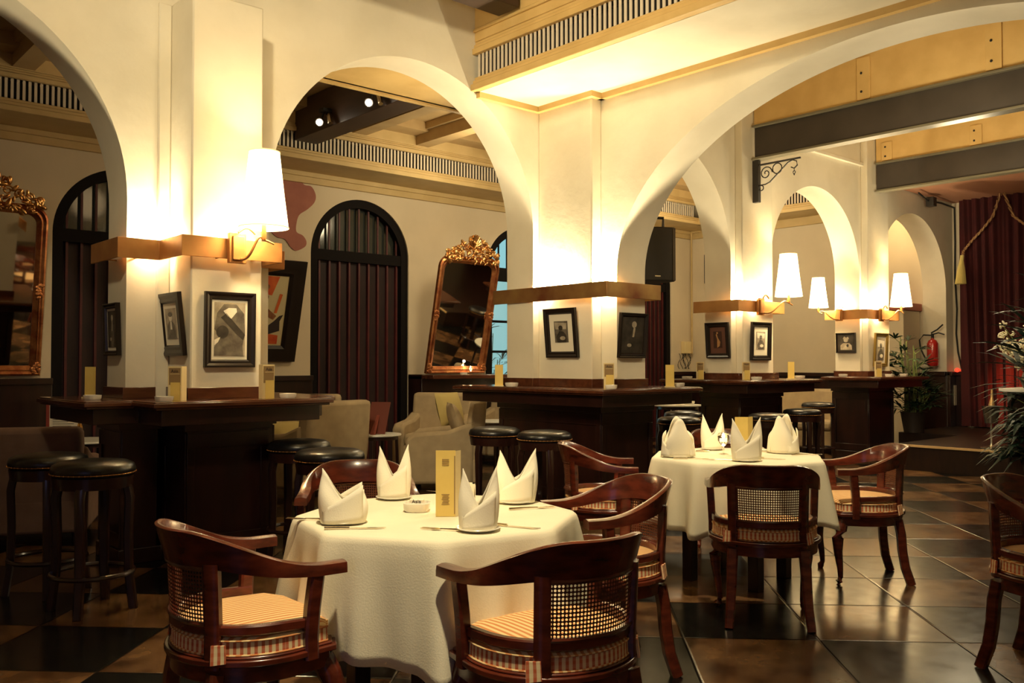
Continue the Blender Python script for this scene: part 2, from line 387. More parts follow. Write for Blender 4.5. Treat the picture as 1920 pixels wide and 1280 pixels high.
# big transverse arch that springs from the centre pier towards the room
pts = [(-2.5, 0.)] + arch_pts(2.85, 2.48, 2.12, 1.50, 72) + [(YW, 0.)]
struct('wall_transverse', arcade(pts, 5.95, 6.33, 5.0, True), PLASTER)
# pilasters on the piers
mb = MB(); mb.box(2.33, 2.83, 5.81, YW, 0, 3.80); mb.box(2.24, 2.33, YW - .03, YW, 0, 3.8)
struct('wall_pilaster_left', mb, PLASTER, bevel=.012)
mb = MB(); mb.box(5.82, 5.95, 5.51, YW, 0, 3.80); struct('wall_pilaster_centre', mb, PLASTER, bevel=.012)
mb = MB(); mb.box(9.0, 9.64, 6.1, YW, 0, 4.9); struct('wall_pilaster_right', mb, PLASTER, bevel=.012)
mb = MB(); mb.box(12.02, 12.64, 6.1, YW, 0, 4.9); struct('wall_pilaster_far', mb, PLASTER, bevel=.012)
# back wall with arched openings (built solid, doors are set in front reveals)
def open_back(cx, a, zs): return arch_pts(cx, a, zs, None, 40)
pts = [(-3, 0.)] + open_back(3.42, .76, 2.72) + open_back(6.47, .76, 2.75) + open_back(9.35, .72, 2.70) + open_back(12.40, .62, 2.70) + [(13.6, 0.)]
struct('wall_back', arcade(pts, YB, YB + .30, 4.4), PLASTER2)
mb = MB(); mb.box(13.6, 13.9, 7.40, YB + .3, 0, 4.4); struct('wall_end', mb, PLASTER2)
mb = MB(); mb.box(14.78, 15.04, 6.57, 7.22, 0, 5); struct('wall_recess_side', mb, PLASTER2); mb = MB(); mb.box(13.6, 15.04, 7.22, 7.4, 0, 5); struct('wall_recess', mb, PLASTER2)
mb = MB(); mb.box(15.05, 15.25, -3, 6.35, 0, 5); struct('wall_stage', mb, PLASTER2)
mb = MB(); mb.box(-4.2, -4, -3, 14, 0, 5); struct('wall_left', mb, PLASTER2)
mb = MB(); mb.box(-4.2, 15.2, -3.2, -3, 0, 5); struct('wall_front', mb, PLASTER2)
mb = MB(); mb.box(-4, 6.33, -3, YW + .2, 5.0, 5.1); struct('ceiling', mb, OCHRE2, smooth=False)
mb = MB(); mb.box(6.33, 15.2, -3, YW + .2, 4.85, 4.95); struct('ceiling_bay', mb, CEILW, smooth=False)
mb = MB(); mb.box(-3, 15.0, 6.58, YB + .3, 4.42, 4.5); struct('ceiling_lounge', mb, CEILW, smooth=False)
mb = MB(); mb.box(13.2, 15.05, -3, 6.19, 3.92, 4.02); mb.box(13.2, 13.3, -3, 6.0, 3.92, 4.85); struct('ceiling_stage', mb, mat('stage_soffit_paint', (.42, .20, .12), .7), smooth=False)
# stage platform
mb = MB(); mb.box(11.14, 13.1, -3, 5.35, 0, .31); mb.box(13.1, 15.05, -3, 6.2, 0, .31)
struct('floor_stage', mb, mat('stage_boards', (.012, .006, .004), .35, col2=(.022, .010, .006), nscale=4, stretch=(1, 6, 1)), smooth=False)
mb = MB(); mb.box(11.12, 11.15, -3, 5.35, .29, .316); struct('trim_1', mb, mat('nosing_brass', (.62, .42, .20), .4))
# wainscots
def wains(name, x0, x1, y0, y1, z=1.15):
    mb = MB(); mb.box(x0, x1, y0, y1, 0, z); 
    dx = .03
    mb.box(x0 - (dx if x1 - x0 < .2 else 0), x1, y0 - (dx if y1 - y0 < .2 else 0), y1, z - .045, z + .02)
    struct(name, mb, DARKW, bevel=.004)
wains('trim_2', -3, 2.66, YB - .06, YB); wains('trim_3', 4.18, 5.71, YB - .06, YB); wains('trim_4', 7.23, 8.63, YB - .32, YB); wains('trim_5', 10.07, 11.78, YB - .06, YB); wains('trim_10', 13.02, 13.6, YB - .06, YB)
wains('trim_6', 13.54, 13.6, 7.4, YB - .06); wains('trim_7', 14.75, 14.78, 6.2, 6.58, 1.17); wains('trim_8', 14.78, 15.05, YW - .05, YW, 1.17); wains('trim_9', 14.99, 15.05, 6.0, 6.15, 1.17)

# soffits (bulkheads) with fascia mouldings and slatted grilles
def moulding(mb, a0, a1, face, z0, z1, out, axis):
    """stepped moulding running along axis from a0 to a1, on plane `face`, projecting by out"""
    steps = ((0., .45, 1.), (.45, .75, .6), (.75, 1., .3))
    for lo, hi, k in steps:
        za, zb = z0 + (z1 - z0) * lo, z0 + (z1 - z0) * hi
        lo_, hi_ = sorted((face, face + out * k))
        if axis == 'Y': mb.box(lo_, hi_, a0, a1, za, zb)
        else: mb.box(a0, a1, lo_, hi_, za, zb)
mb = MB(); mb.box(5.06, 5.95, -2.5, YW, 3.74, 3.80); struct('ceiling_soffit_hall', mb, PLASTER, smooth=False)
mb = MB(); moulding(mb, -2.5, YW, 5.06, 3.74, 3.87, -.07, 'Y'); moulding(mb, -2.5, YW, 5.06, 4.07, 4.19, -.05, 'Y'); mb.box(5.04, 5.10, -2.5, YW, 4.19, 5.0); mb.box(5.02, 5.05, -2.5, YW, 4.27, 4.30)
struct('trim_11', mb, OCHRE, bevel=.006)
# ochre trim where soffit meets wall
mb = MB(); mb.box(5.9, 5.95, -2.5, 5.51, 3.69, 3.742); mb.box(5.77, 5.82, 5.46, YW, 3.69, 3.742); mb.box(5.82, 5.95, 5.46, 5.51, 3.69, 3.742); mb.box(5.06, 5.77, YW - .05, YW, 3.69, 3.742)
struct('trim_12', mb, OCHRE)
mb = MB(); mb.box(10.2, 12.02, YW - .05, YW, 4.09, 4.13); struct('trim_14', mb, PLASTER)
mb = MB(); mb.box(-3, 13.6, YB - .70, YB, 3.76, 3.80); mb.box(12.9, 13.6, 6.57, YB - .7, 3.76, 3.80); struct('ceiling_soffit_lounge', mb, OCHRE2, smooth=False)
mb = MB(); moulding(mb, -3, 12.9, YB - .70, 3.74, 3.87, -.07, 'X'); moulding(mb, -3, 12.9, YB - .70, 4.07, 4.17, -.05, 'X'); mb.box(-3, 12.9, YB - .72, YB - .66, 4.17, 4.42)
moulding(mb, 6.57, YB - .7, 12.9, 3.74, 3.87, -.07, 'Y'); moulding(mb, 6.57, YB - .7, 12.9, 4.07, 4.17, -.05, 'Y'); mb.box(12.88, 12.94, 6.57, YB - .66, 4.17, 4.42)
mb.box(-3, 13.6, YB - .05, YB, 3.62, 3.76); mb.box(-3, 13.6, YB - .08, YB, 3.70, 3.76); mb.box(13.55, 13.6, 6.64, YB, 3.62, 3.76)
struct('trim_13', mb, OCHRE2, bevel=.006)
mb = MB(); mb.box(-3, 13.5, 6.57, 7.33, 3.94, 3.99); mb.box(-3, 13.5, 7.27, 7.33, 3.94, 4.42); mb.box(-3, 13.5, 7.30, 7.36, 3.92, 3.98)
struct('ceiling_beam_arcade', mb, OCHRE, smooth=False)
# lounge ceiling ribs
for i, x in enumerate((-1.0, .6, 2.2, 3.6, 5.98, 6.94, 8.2, 9.6, 11.0)):
    mb = MB(); mb.box(x - .10, x + .10, 7.36, YB - .72, 4.18, 4.42); mb.box(x - .15, x + .15, 7.36, YB - .72, 4.33, 4.42)
    struct('ceiling_rib_%d' % (i + 1), mb, CEILW, smooth=False)
mb = MB(); mb.box(-3, 13, YB - 1.0, YB - .72, 4.30, 4.42); mb.box(-3, 13, 7.36, 7.6, 4.30, 4.42); struct('ceiling_border', mb, CEILW, smooth=False)

def grille(name, label, a0, a1, face, z0, z1, axis, group=None):
    t = thing(name, label, 'ventilation grille', (0, 0, 0), 0, group)
    mb = MB(); pitch = .052
    n = int((a1 - a0) / pitch)
    for i in range(n):
        a = a0 + i * pitch
        if axis == 'Y': mb.box(face - .004, face + .004, a, a + pitch * .5, z0, z1)
        else: mb.box(a, a + pitch * .5, face - .004, face + .004, z0, z1)
    mb.build('slats', SLATW, t, smooth=False)
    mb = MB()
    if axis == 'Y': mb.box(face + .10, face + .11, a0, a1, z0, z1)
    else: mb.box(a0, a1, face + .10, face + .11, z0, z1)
    mb.build('void_backing', BLACKV, t, smooth=False)  # black sheet stands in for the shaded void behind the slats
    return t
grille('ventilation_grille', 'long slatted grille along the hall soffit above the big arch', -2.5, YW, 5.05, 3.87, 4.07, 'Y')
grille('ventilation_grille', 'slatted grille along the lounge back wall above the doors', -3, 12.85, YB - .69, 3.87, 4.07, 'X')
grille('ventilation_grille', 'short slatted grille seen through the far right arch', 6.6, YB - .75, 12.91, 3.87, 4.07, 'Y')

# ================================================================= BEAMS
def steel_beam(x, label):
    t = thing('steel_beam', label, 'ceiling beam', (x, 0, 0)); y0, y1 = -2.95, 6.08
    mb = MB(); mb.box(.04, .055, y0, y1, 3.76, 4.12); mb.build('web', STEELB, t, smooth=False)
    mb = MB(); mb.box(-.02, .13, y0, y1, 3.735, 3.76); mb.box(-.02, .13, y0, y1, 4.12, 4.145); mb.build('flange', STEELE, t, smooth=False, bevel=.003)
    mb = MB(); mb.box(.03, .08, y0, y1, 4.145, 4.85); mb.build('fascia_board', OCHRE, t, smooth=False)
    for k, y in enumerate((4.71, 3.39, 2.05, .7) if x < 10 else (5.92, 4.73, 3.5, 2.2)):
        mb = MB(); mb.box(.012, .03, y - .075, y + .075, 4.16, 4.62 if x < 10 else 4.42)
        p = mb.build('splice_plate', OCHRE, t, smooth=False, bevel=.004)
        b = MB()
        for z in (4.25, 4.45) if x < 10 else (4.22, 4.35): b.ell((.008, y + .02, z), (.008, .014, .014), 8, 4)
        b.build('bolt_heads', RUBBER, p)
    return t
steel_beam(9.20, 'nearer dark steel ceiling beam with yellow board above it')
steel_beam(12.22, 'farther dark steel ceiling beam in front of the red curtain')
mb = MB(); mb.box(-4, 5.0, 5.56, 5.82, 4.30, 4.62); tag(mb.build('ceiling_beam', DBEAM, bevel=.01), 'dark timber ceiling beam ending at the hall grille', 'ceiling beam')
t = thing('ceiling_beam', 'dark lounge ceiling beam carrying two spotlights', 'ceiling beam', (5.1, 0, 0))
mb = MB(); mb.box(0, .30, 7.37, YB - .70, 3.96, 4.41); mb.build('beam_body', DBEAM, t, bevel=.006)
# track spotlights on that beam
for k, (yy, lab) in enumerate(((8.75, 'left spotlight clipped to the dark lounge beam'), (7.75, 'right spotlight clipped to the dark lounge beam'))):
    s = thing('spotlight', lab, 'spotlight', (5.04, yy + .08, 4.11))
    mb = MB(); mb.box(-.05, .055, -.05, .05, .0, .04); mb.tube([(-.02, 0, 0), (-.04, .02, -.09)], .012, 8); mb.build('clamp', RUBBER, s)
    mb = MB(); d = Vector((-.55, -.62, -.35)).normalized(); o = Vector((-.04, .02, -.10))
    mb.tube([o - d * .05, o - d * .02, o + d * .03, o + d * .09], lambda q: (.018, .032, .036, .045)[min(3, int(q * 3 + .5))], 14); mb.build('lamp_head', IRON, s)
    mb = MB(); mb.ell(o + d * .095, (.034, .034, .034), 12, 8); mb.build('bulb', BULB, s)
    mb = MB(); mb.tube([(.02, -.03, -.02), (.0, -.09, -.07), (-.01, -.13, -.15)], .026, 8); mb.build('spare_lamp_head', SILVER, s)

# ================================================================= BRASS BANDS, COUNTERS
def band(label, path, z0, z1, m):
    """open sheet band following plan path, held off the pier"""
    mb = MB(); R = []
    n = len(path)
    for i, p in enumerate(path):
        p = Vector((*p, 0)); a = Vector((*path[max(i - 1, 0)], 0)); b = Vector((*path[min(i + 1, n - 1)], 0))
        d1 = (p - a).normalized() if i else (b - p).normalized(); d2 = (b - p).normalized() if i < n - 1 else d1
        nn = Vector((-(d1.y + d2.y), d1.x + d2.x, 0)); nn = nn.normalized() / max(.5, sqrt((1 + d1.dot(d2)) / 2)) * .012
        q = p + nn
        R.append([(p.x, p.y, z0), (p.x, p.y, z1), (q.x, q.y, z1), (q.x, q.y, z0)])
    mb.rings(R)
    t = thing('brass_band', label, 'metal band')
    mb.build('brass_sheet', m, t, bevel=.002)
    return t
G = .10
bl = band('brass band round the left pier with the big lamp', [(1.96, 6.66), (1.96, YW - G), (2.33 - G, YW - G), (2.33 - G, 5.81 - G), (2.93, 5.81 - G), (2.93, YW - G), (3.15, YW - G), (3.15, 6.66)], 2.02, 2.155, BRASS)
bc = band('brass band round the centre pier without a lamp', [(5.73, 6.76), (5.73, 5.25), (6.46, 5.25), (6.46, 6.75)], 1.90, 2.035, BRASSD)
b2 = band('brass band round the pier under the iron bracket', [(8.80, 6.66), (8.80, 6.02), (9.76, 6.02), (9.76, 6.66)], 1.925, 2.06, BRASS)
b3 = band('brass band round the farthest pier with two lamps', [(11.84, 6.66), (11.84, 6.02), (12.78, 6.02), (12.78, 6.66)], 1.935, 2.07, BRASS)
def stays(t, L_):
    for a, b in L_:
        mb = MB(); mb.tube([a, b], .006, 6); mb.build('stay', BRASSD, t)
stays(bl, [((2.5, 5.72, 2.03), (2.5, 5.82, 2.03)), ((2.75, 5.72, 2.03), (2.75, 5.82, 2.03)), ((2.1, 6.11, 2.03), (2.1, 6.21, 2.03)), ((1.965, 6.4, 2.03), (2.06, 6.4, 2.03))])
stays(bc, [((5.73, 5.7, 1.92), (5.83, 5.7, 1.92)), ((6.2, 5.285, 1.92), (6.2, 5.34, 1.92)), ((5.73, 6.4, 1.92), (5.76, 6.4, 1.92))])
stays(b2, [((8.81, 6.4, 1.94), (8.92, 6.4, 1.94)), ((9.3, 6.03, 1.94), (9.3, 6.11, 1.94))])
stays(b3, [((11.85, 6.4, 1.95), (11.98, 6.4, 1.95)), ((12.4, 6.03, 1.95), (12.4, 6.11, 1.95))])

def counter(label, top, base, skirt, z):
    t = thing('bar_counter', label, 'bar counter')
    def rr(P, off):
        n = len(P); out = []
        for i in range(n):
            p = Vector(P[i]); a = Vector(P[i - 1]); c = Vector(P[(i + 1) % n])
            d1 = (p - a).normalized(); d2 = (c - p).normalized()
            n1 = Vector((d1.y, -d1.x)); n2 = Vector((d2.y, -d2.x)); nn = (n1 + n2); nn = nn / max(1e-6, nn.dot(n1))
            out.append(tuple(p + nn * off))
        return out
    mb = MB(); mb.prism(rr(top, 0), z - .035, z - .008); mb.prism(rr(top, -.012), z - .008, z); mb.prism(rr(top, -.02), z - .05, z - .035)
    mb.build('countertop', TOPW, t, bevel=.005)
    mb = MB(); mb.prism(rr(top, -.07), z - .15, z - .05); mb.build('apron', DARKW, t, bevel=.004)
    mb = MB(); mb.prism(base, 0, z - .15); 
    mb.prism(rr(base, .02), z - .21, z - .15); mb.prism(rr(base, .02), 0, .10)
    mb.build('cabinet', DARKW, t, bevel=.004)
    pn = MB(); n = len(base)
    for i in range(n):
        a = Vector(base[i]); b = Vector(base[(i + 1) % n]); L_ = (b - a).length
        if L_ < .3: continue
        d = (b - a) / L_; nn = Vector((d.y, -d.x)); h = .05
        for u0, u1, z0, z1 in ((0, L_, z - .32, z - .22), (0, L_, .11, .2), (0, h, .2, z - .32), (L_ - h, L_, .2, z - .32)):
            q = [a + d * u0, a + d * u1, a + d * u1 + nn * .012, a + d * u0 + nn * .012]
            pn.prism([tuple(v) for v in q], z0, z1)
    pn.build('panel_rails', DARKW, t, bevel=.002)
    mb = MB(); mb.prism(skirt, z, z + .075); mb.build('upstand', TOPW, t, bevel=.003)
    return t
def cross(x0, x1, yb, yf, px0, px1, yp, e):
    """plan of pier footprint offset by e: wall part x0..x1, yf..yb ; pilaster px0..px1 out to yp"""
    return [(x0 - e, yb + e), (x0 - e, yf - e), (px0 - e, yf - e), (px0 - e, yp - e), (px1 + e, yp - e), (px1 + e, yf - e), (x1 + e, yf - e), (x1 + e, yb + e)]
c1 = dict(x0=2.05, x1=3.07, yb=6.57, yf=6.2, px0=2.33, px1=2.83, yp=5.81)
counter('dark wood bar counter wrapped round the left pier', cross(e=.36, **c1), cross(e=.03, **c1), cross(e=.022, **c1), 1.092)
cc = [(5.74 - .35, 6.57 + .4), (5.39, 4.98), (6.72, 4.98), (6.72, 6.97)]
cbp = [(5.70, 6.62), (5.70, 5.29), (6.37, 5.29), (6.37, 6.62)]
counter('dark wood bar counter wrapped round the centre pier', cc, cbp, [(5.72, 6.60), (5.72, 6.17), (5.80, 6.17), (5.80, 5.49), (5.93, 5.49), (5.93, 5.31), (6.35, 5.31), (6.35, 6.60)], 1.112)
counter('dark wood bar counter round the pier under the iron bracket', [(8.52, 6.96), (8.52, 5.70), (10.08, 5.70), (10.08, 6.96)], [(8.88, 6.6), (8.88, 6.07), (9.76, 6.07), (9.76, 6.6)], [(8.89, 6.59), (8.89, 6.08), (9.73, 6.08), (9.73, 6.59)], 1.135)
counter('dark wood bar counter round the farthest pier', [(11.55, 6.56), (11.55, 5.70), (13.0, 5.70), (13.0, 6.56)], [(11.94, 6.6), (11.94, 6.07), (12.66, 6.07), (12.66, 6.6)], [(11.95, 6.59), (11.95, 6.08), (12.65, 6.08), (12.65, 6.59)], 1.14)

# ================================================================= WALL LAMPS
def wall_lamp(loc, rotz, label, side=.32, e=30, tilt=0, s=1.):
    """origin: bracket on band front (local -Y is out)"""
    t = thing('wall_lamp', label, 'wall lamp', loc, rotz)
    mb = MB(); mb.box(-.07, .05, -.035, 0, -.10, .10); mb.box(-.05, .03, -.05, -.035, -.08, .08); mb.build('bracket', BRASS, t, bevel=.004)
    mb = MB(); P = []
    for k in range(17):
        u = k / 16; P.append((side * u + .0, -.06 - .10 * u - .03 * sin(pi * u), -.075 + .13 * (u ** 1.2) + .055 * sin(2 * pi * u - pi) * .55 + .03 * sin(pi * u)))
    P += [(side + .03, -.17, .045), (side + .07, -.17, .03)]
    mb.tube(P, lambda q: .010 - .003 * q, 8)
    Q = [(-.02 + .06 * u * 2, -.06, .10 + .035 * sin(pi * u)) for u in [k / 8 for k in range(9)]]
    mb.tube(Q, .008, 8); mb.build('arm', BRASS, t)
    cx, cy = side, -.165
    mb = MB(); mb.lathe([(.012, .05), (.016, .06), (.016, .17), (.010, .175)], (cx, cy), 12); mb.build('lamp_holder', BRASS, t)
    z0, z1 = .13, .13 + .51
    mb = MB(); n = 40; R = []
    for r_, z_ in ((.158, z0), (.156, z0 + .012), (.125, (z0 + z1) / 2), (.098, z1 - .01), (.097, z1)):
        R.append([(cx + r_ * cos(2 * pi * i / n), cy + r_ * sin(2 * pi * i / n), z_) for i in range(n)])
    mb.rings(R, True, False); sh = mb.build('lamp_shade', SHADE, t, solid=.003)
    for r_, z_ in ((.160, z0 + .004), (.099, z1 - .004)): mb = MB(); mb.tube([(cx + r_ * cos(2 * pi * i / n), cy + r_ * sin(2 * pi * i / n), z_) for i in range(n + 1)], .004, 6, cap=False); mb.build('shade_rim', SHADER, sh)
    mb = MB(); mb.ell((cx, cy, .30), (.03, .03, .05), 12, 8); mb.build('bulb', BULB, t)
    t.scale = (s, s, s)
    c, si = cos(rotz), sin(rotz)
    wx, wy = loc[0] + s * (cx * c - cy * si), loc[1] + s * (cx * si + cy * c)
    lamp('lamp_light', 'POINT', (wx, wy, loc[2] + s * .50), e, WARM, .05)
    lamp('lamp_light', 'POINT', (wx, wy, loc[2] + s * .20), e * .5, WARM, .04)
    return t
wall_lamp((2.60, 5.705, 2.09), 0, 'large lit cone-shaded lamp on the left pier', .11, 22)
wall_lamp((9.22, 6.015, 1.99), 0, 'lit cone-shaded lamp on the pier under the iron bracket', .36, 26)
wall_lamp((12.20, 6.015, 2.0), 0, 'lit cone-shaded lamp nearest the red curtain', .33, 20, s=.92)
wall_lamp((11.835, 6.42, 2.0), -pi / 2, 'smallest lit lamp, on the left side of the farthest pier', -.30, 16, s=.84)

# ================================================================= FRAMED PICTURES
def frame(loc, rotz, lean, w_, h_, label, fw=.05, fm=FRAMEB, kind='portrait', matw=.05, matm=MATB, cat='picture', th=.03, bev=True):
    t = thing('framed_picture', label, cat, loc, rotz); t.rotation_euler = (radians(lean), 0, rotz)
    mb = MB(); x0, x1 = -w_ / 2, w_ / 2
    # mitred moulded frame
    prof = [(0, 0), (0, -th), (fw * .25, -th * 1.05), (fw * .55, -th * .75), (fw * .8, -th * .8), (fw, -th * .35), (fw, 0)]
    corners = [(x0, 0, 1, 1), (x1, 0, -1, 1), (x1, h_, -1, -1), (x0, h_, 1, -1)]
    R = [[(cx + sx * a, b - .002, cz + sz * a) for a, b in prof] for cx, cz, sx, sz in corners]; R.append(R[0])
    mb.rings(R, True, False); mb.build('frame', fm, t, angle=25)
    a0, a1, b0, b1 = x0 + fw * .9, x1 - fw * .9, fw * .9, h_ - fw * .9
    mb = MB(); mb.box(a0, a1, -.010, -.002, b0, b1); mb.build('mat_board', matm, t, smooth=False)
    p0, p1, q0, q1 = a0 + matw, a1 - matw, b0 + matw * 1.3, b1 - matw
    cx, cz, W, Hh = (p0 + p1) / 2, (q0 + q1) / 2, p1 - p0, q1 - q0
    pr = MB(); pr.box(p0, p1, -.013, -.009, q0, q1, 0)
    def poly(P, mi, y=-.0145): pr.prism([(cx + a * W, q0 + b * Hh) for a, b in P], y, y + .001, mi, fn=lambda a, b, c: (a, c, b))
    def oval(ox, oz, rx, rz, mi, y=-.0145): poly([(ox + rx * cos(2 * pi * k / 20), oz + rz * sin(2 * pi * k / 20)) for k in range(20)], mi, y)
    if kind == 'portrait':      # standing half figure
        poly([(-.42, .0), (.42, .0), (.36, .42), (.18, .56), (-.18, .56), (-.36, .42)], 1); oval(0, .70, .16, .13, 2, -.0155); oval(0, .80, .19, .08, 1, -.0165); poly([(-.08, .3), (.08, .3), (.06, .56), (-.06, .56)], 2, -.0155)
    elif kind == 'turban':       # large print: bowed head seen from behind raised arm
        poly([(-.5, .02), (.45, .0), (.42, .2), (.5, .42), (.46, .8), (.2, .97), (-.2, .97), (-.42, .8), (-.5, .5), (-.3, .35), (-.5, .16)], 1)
        poly([(-.22, .84), (-.05, .9), (.2, .9), (.22, .83), (.04, .70), (-.08, .74)], 2, -.0155); oval(-.24, .45, .20, .12, 3, -.0155)
        poly([(-.30, .72), (-.12, .80), (.5, .40), (.44, .30), (.2, .42)], 3, -.0155); poly([(-.5, .30), (-.30, .36), (-.38, .26), (-.5, .2)], 2, -.0155)
    elif kind == 'profile':      # narrow standing figure
        poly([(-.12, .0), (.16, .0), (.22, .25), (.14, .62), (-.02, .7), (-.12, .5)], 1); oval(.04, .80, .11, .09, 2, -.0155); poly([(-.02, .45), (.06, .45), (.1, .7), (.02, .72)], 2, -.0155); oval(-.14, .22, .10, .05, 2, -.0155)
    elif kind == 'crouch':
        poly([(-.3, 0), (.35, 0), (.4, .3), (.2, .5), (-.1, .55), (-.4, .25)], 1); oval(-.02, .68, .16, .12, 1); oval(.1, .2, .2, .09, 2, -.0155); poly([(-.4, .62), (.4, .62), (.45, .9), (-.45, .95)], 2)
    elif kind == 'doll':
        poly([(-.34, .08), (.36, .08), (.34, .34), (.2, .48), (-.18, .48), (-.34, .34)], 2); oval(.0, .66, .14, .13, 2, -.0155); poly([(-.2, .72), (.2, .72), (.13, .86), (.02, .8), (-.1, .88)], 2, -.0165); oval(.1, .33, .07, .09, 1, -.0155)
    elif kind == 'dancer':
        poly([(-.1, .0), (.2, .1), (.3, .35), (.05, .6), (-.08, .85), (-.2, .8), (-.05, .5)], 1); oval(-.02, .9, .1, .06, 1)
    return t, pr, (p0, p1, q0, q1)
def picture(*a, mats=None, **k):
    t, pr, _ = frame(*a, **k); pr.build('print', mats or [PHOTOM, PHOTOD, PHOTOL, PHOTOD], t, smooth=False); return t
LW = -pi / 2     # pictures that hang on faces looking towards -X
WARMD = mat('sepia_dark', (.05, .02, .012), .5); WARML = mat('sepia_gold', (.42, .22, .09), .5); DKMAT = mat('dark_mat', (.035, .020, .016), .7); REDM = mat('brown_mat', (.13, .05, .03), .7)
picture((2.045, 6.40, 1.38), LW, 2, .28, .355, 'narrow black framed photo at the left edge of the left pier', fw=.035, kind='profile', matw=.02, mats=[PHOTOD, PHOTOM, PHOTOL])
picture((2.325, 6.035, 1.38), LW, 6, .39, .42, 'leaning black framed photo on the side of the left pier', fw=.07, kind='portrait', matw=.04, mats=[PHOTOL, PHOTOM, MATB])
picture((2.59, 5.805, 1.30), 0, 1, .353, .503, 'largest black framed photo, below the lamp on the left pier', fw=.052, kind='turban', matw=.022, mats=[PHOTOL, PHOTOM, MATB, PHOTOD])
picture((5.815, 5.857, 1.38), LW, 5.6, .407, .45, 'black framed small photo with wide white mat on the centre pier', fw=.055, kind='crouch', matw=.068, mats=[PHOTOM, PHOTOD, PHOTOL])
picture((6.12, 5.325, 1.375), 0, 4.7, .365, .40, 'dark photo of a standing figure on the centre pier', fw=.03, kind='profile', matw=.012, matm=DKMAT, mats=[PHOTOD, PHOTOD, PHOTOL])
picture((8.905, 6.363, 1.388), LW, 4.8, .327, .42, 'black framed brown print on the pier under the iron bracket', fw=.055, kind='dancer', matw=.055, matm=REDM, mats=[WARMD, WARML, WARML])
picture((9.33, 6.095, 1.36), 0, 2, .41, .454, 'black framed white-matted photo beside the tilted lamp', fw=.06, kind='crouch', matw=.06, mats=[PHOTOL, PHOTOM, MATB])
picture((11.965, 6.397, 1.47), LW, 1.5, .29, .283, 'small square photo of a hatted figure on the farthest pier', fw=.016, kind='doll', matw=.008, matm=DKMAT, mats=[PHOTOD, PHOTOD, PHOTOL])
picture((12.31, 6.095, 1.277), 0, 3, .377, .473, 'gold framed picture on the farthest pier', fw=.05, fm=GOLDF, kind='crouch', matw=.035, mats=[PHOTOL, PHOTOM, MATB])
# poster: dancer and rider leaning off the lounge wall
t, pr, (p0, p1, q0, q1) = frame((4.93, YB - .01, 1.355), 0, 15, 1.06, 1.27, 'large black framed red poster leaning out beside the left pier', fw=.20, kind='none', matw=.03, matm=PAINTY, th=.045)
W = p1 - p0; Hh = q1 - q0; X0 = (p0 + p1) / 2
pr = MB(); pr.box(p0, p1, -.013, -.009, q0, q1, 1)
def pp(P, mi, y=-.0145): pr.prism([(X0 + a * W, q0 + b * Hh) for a, b in P], y, y + .001, mi, fn=lambda a, b, c: (a, c, b))
pp([(-.5, .8), (.2, .72), (.32, 1.), (-.5, 1.)], 0); pp([(-.5, 0), (.42, 0), (.42, .13), (-.1, .18), (-.5, .1)], 0)
pp([(-.3, .15), (-.05, .45), (-.2, .75), (.0, .88), (.14, .7), (.1, .55), (.34, .42), (.28, .36), (.05, .44), (.12, .2), (-.05, .12)], 2, -.0155)
pp([(.2, .14), (.44, .2), (.42, .34), (.48, .44), (.4, .42), (.3, .34), (.2, .28)], 3, -.0165); pp([(.28, .46), (.34, .46), (.42, .74), (.36, .75)], 0, -.0165)
pp([(.05 + .09 * cos(k * pi / 8), .84 + .05 * sin(k * pi / 8)) for k in range(16)], 2, -.0165)
pr.build('print', [PAINTR, PAINTY, PAINTB, PAINTK], t, smooth=False)
# rose shape painted on the lounge wall behind the big lamp
Q = [(5.12, 3.64), (5.41, 3.63), (5.54, 3.65), (5.61, 3.6), (5.71, 3.59), (5.77, 3.49), (5.75, 3.39), (5.65, 3.29), (5.54, 3.21), (5.5, 3.1), (5.5, 2.99), (5.59, 2.95), (5.64, 2.88), (5.62, 2.81), (5.5, 2.75), (5.42, 2.79), (5.34, 2.88), (5.23, 2.9), (5.12, 2.98), (5.02, 3.04), (4.95, 3.29)]
P = []
for k in range(len(Q)):
    a, b, c, d = (Vector(Q[(k + q) % len(Q)]) for q in (-1, 0, 1, 2))
    for q in range(5):
        t_ = q / 5; P.append(tuple(.5 * ((2 * b) + (c - a) * t_ + (2 * a - 5 * b + 4 * c - d) * t_ ** 2 + (3 * b - a - 3 * c + d) * t_ ** 3)))
mb = MB(); mb.prism(P, YB - .012, YB - .001, fn=lambda a, b, c: (a, c, b)); tag(mb.build('wall_cutout', MURAL), 'dusty rose silhouette cutout on the wall behind the big lamp', 'wall decoration')

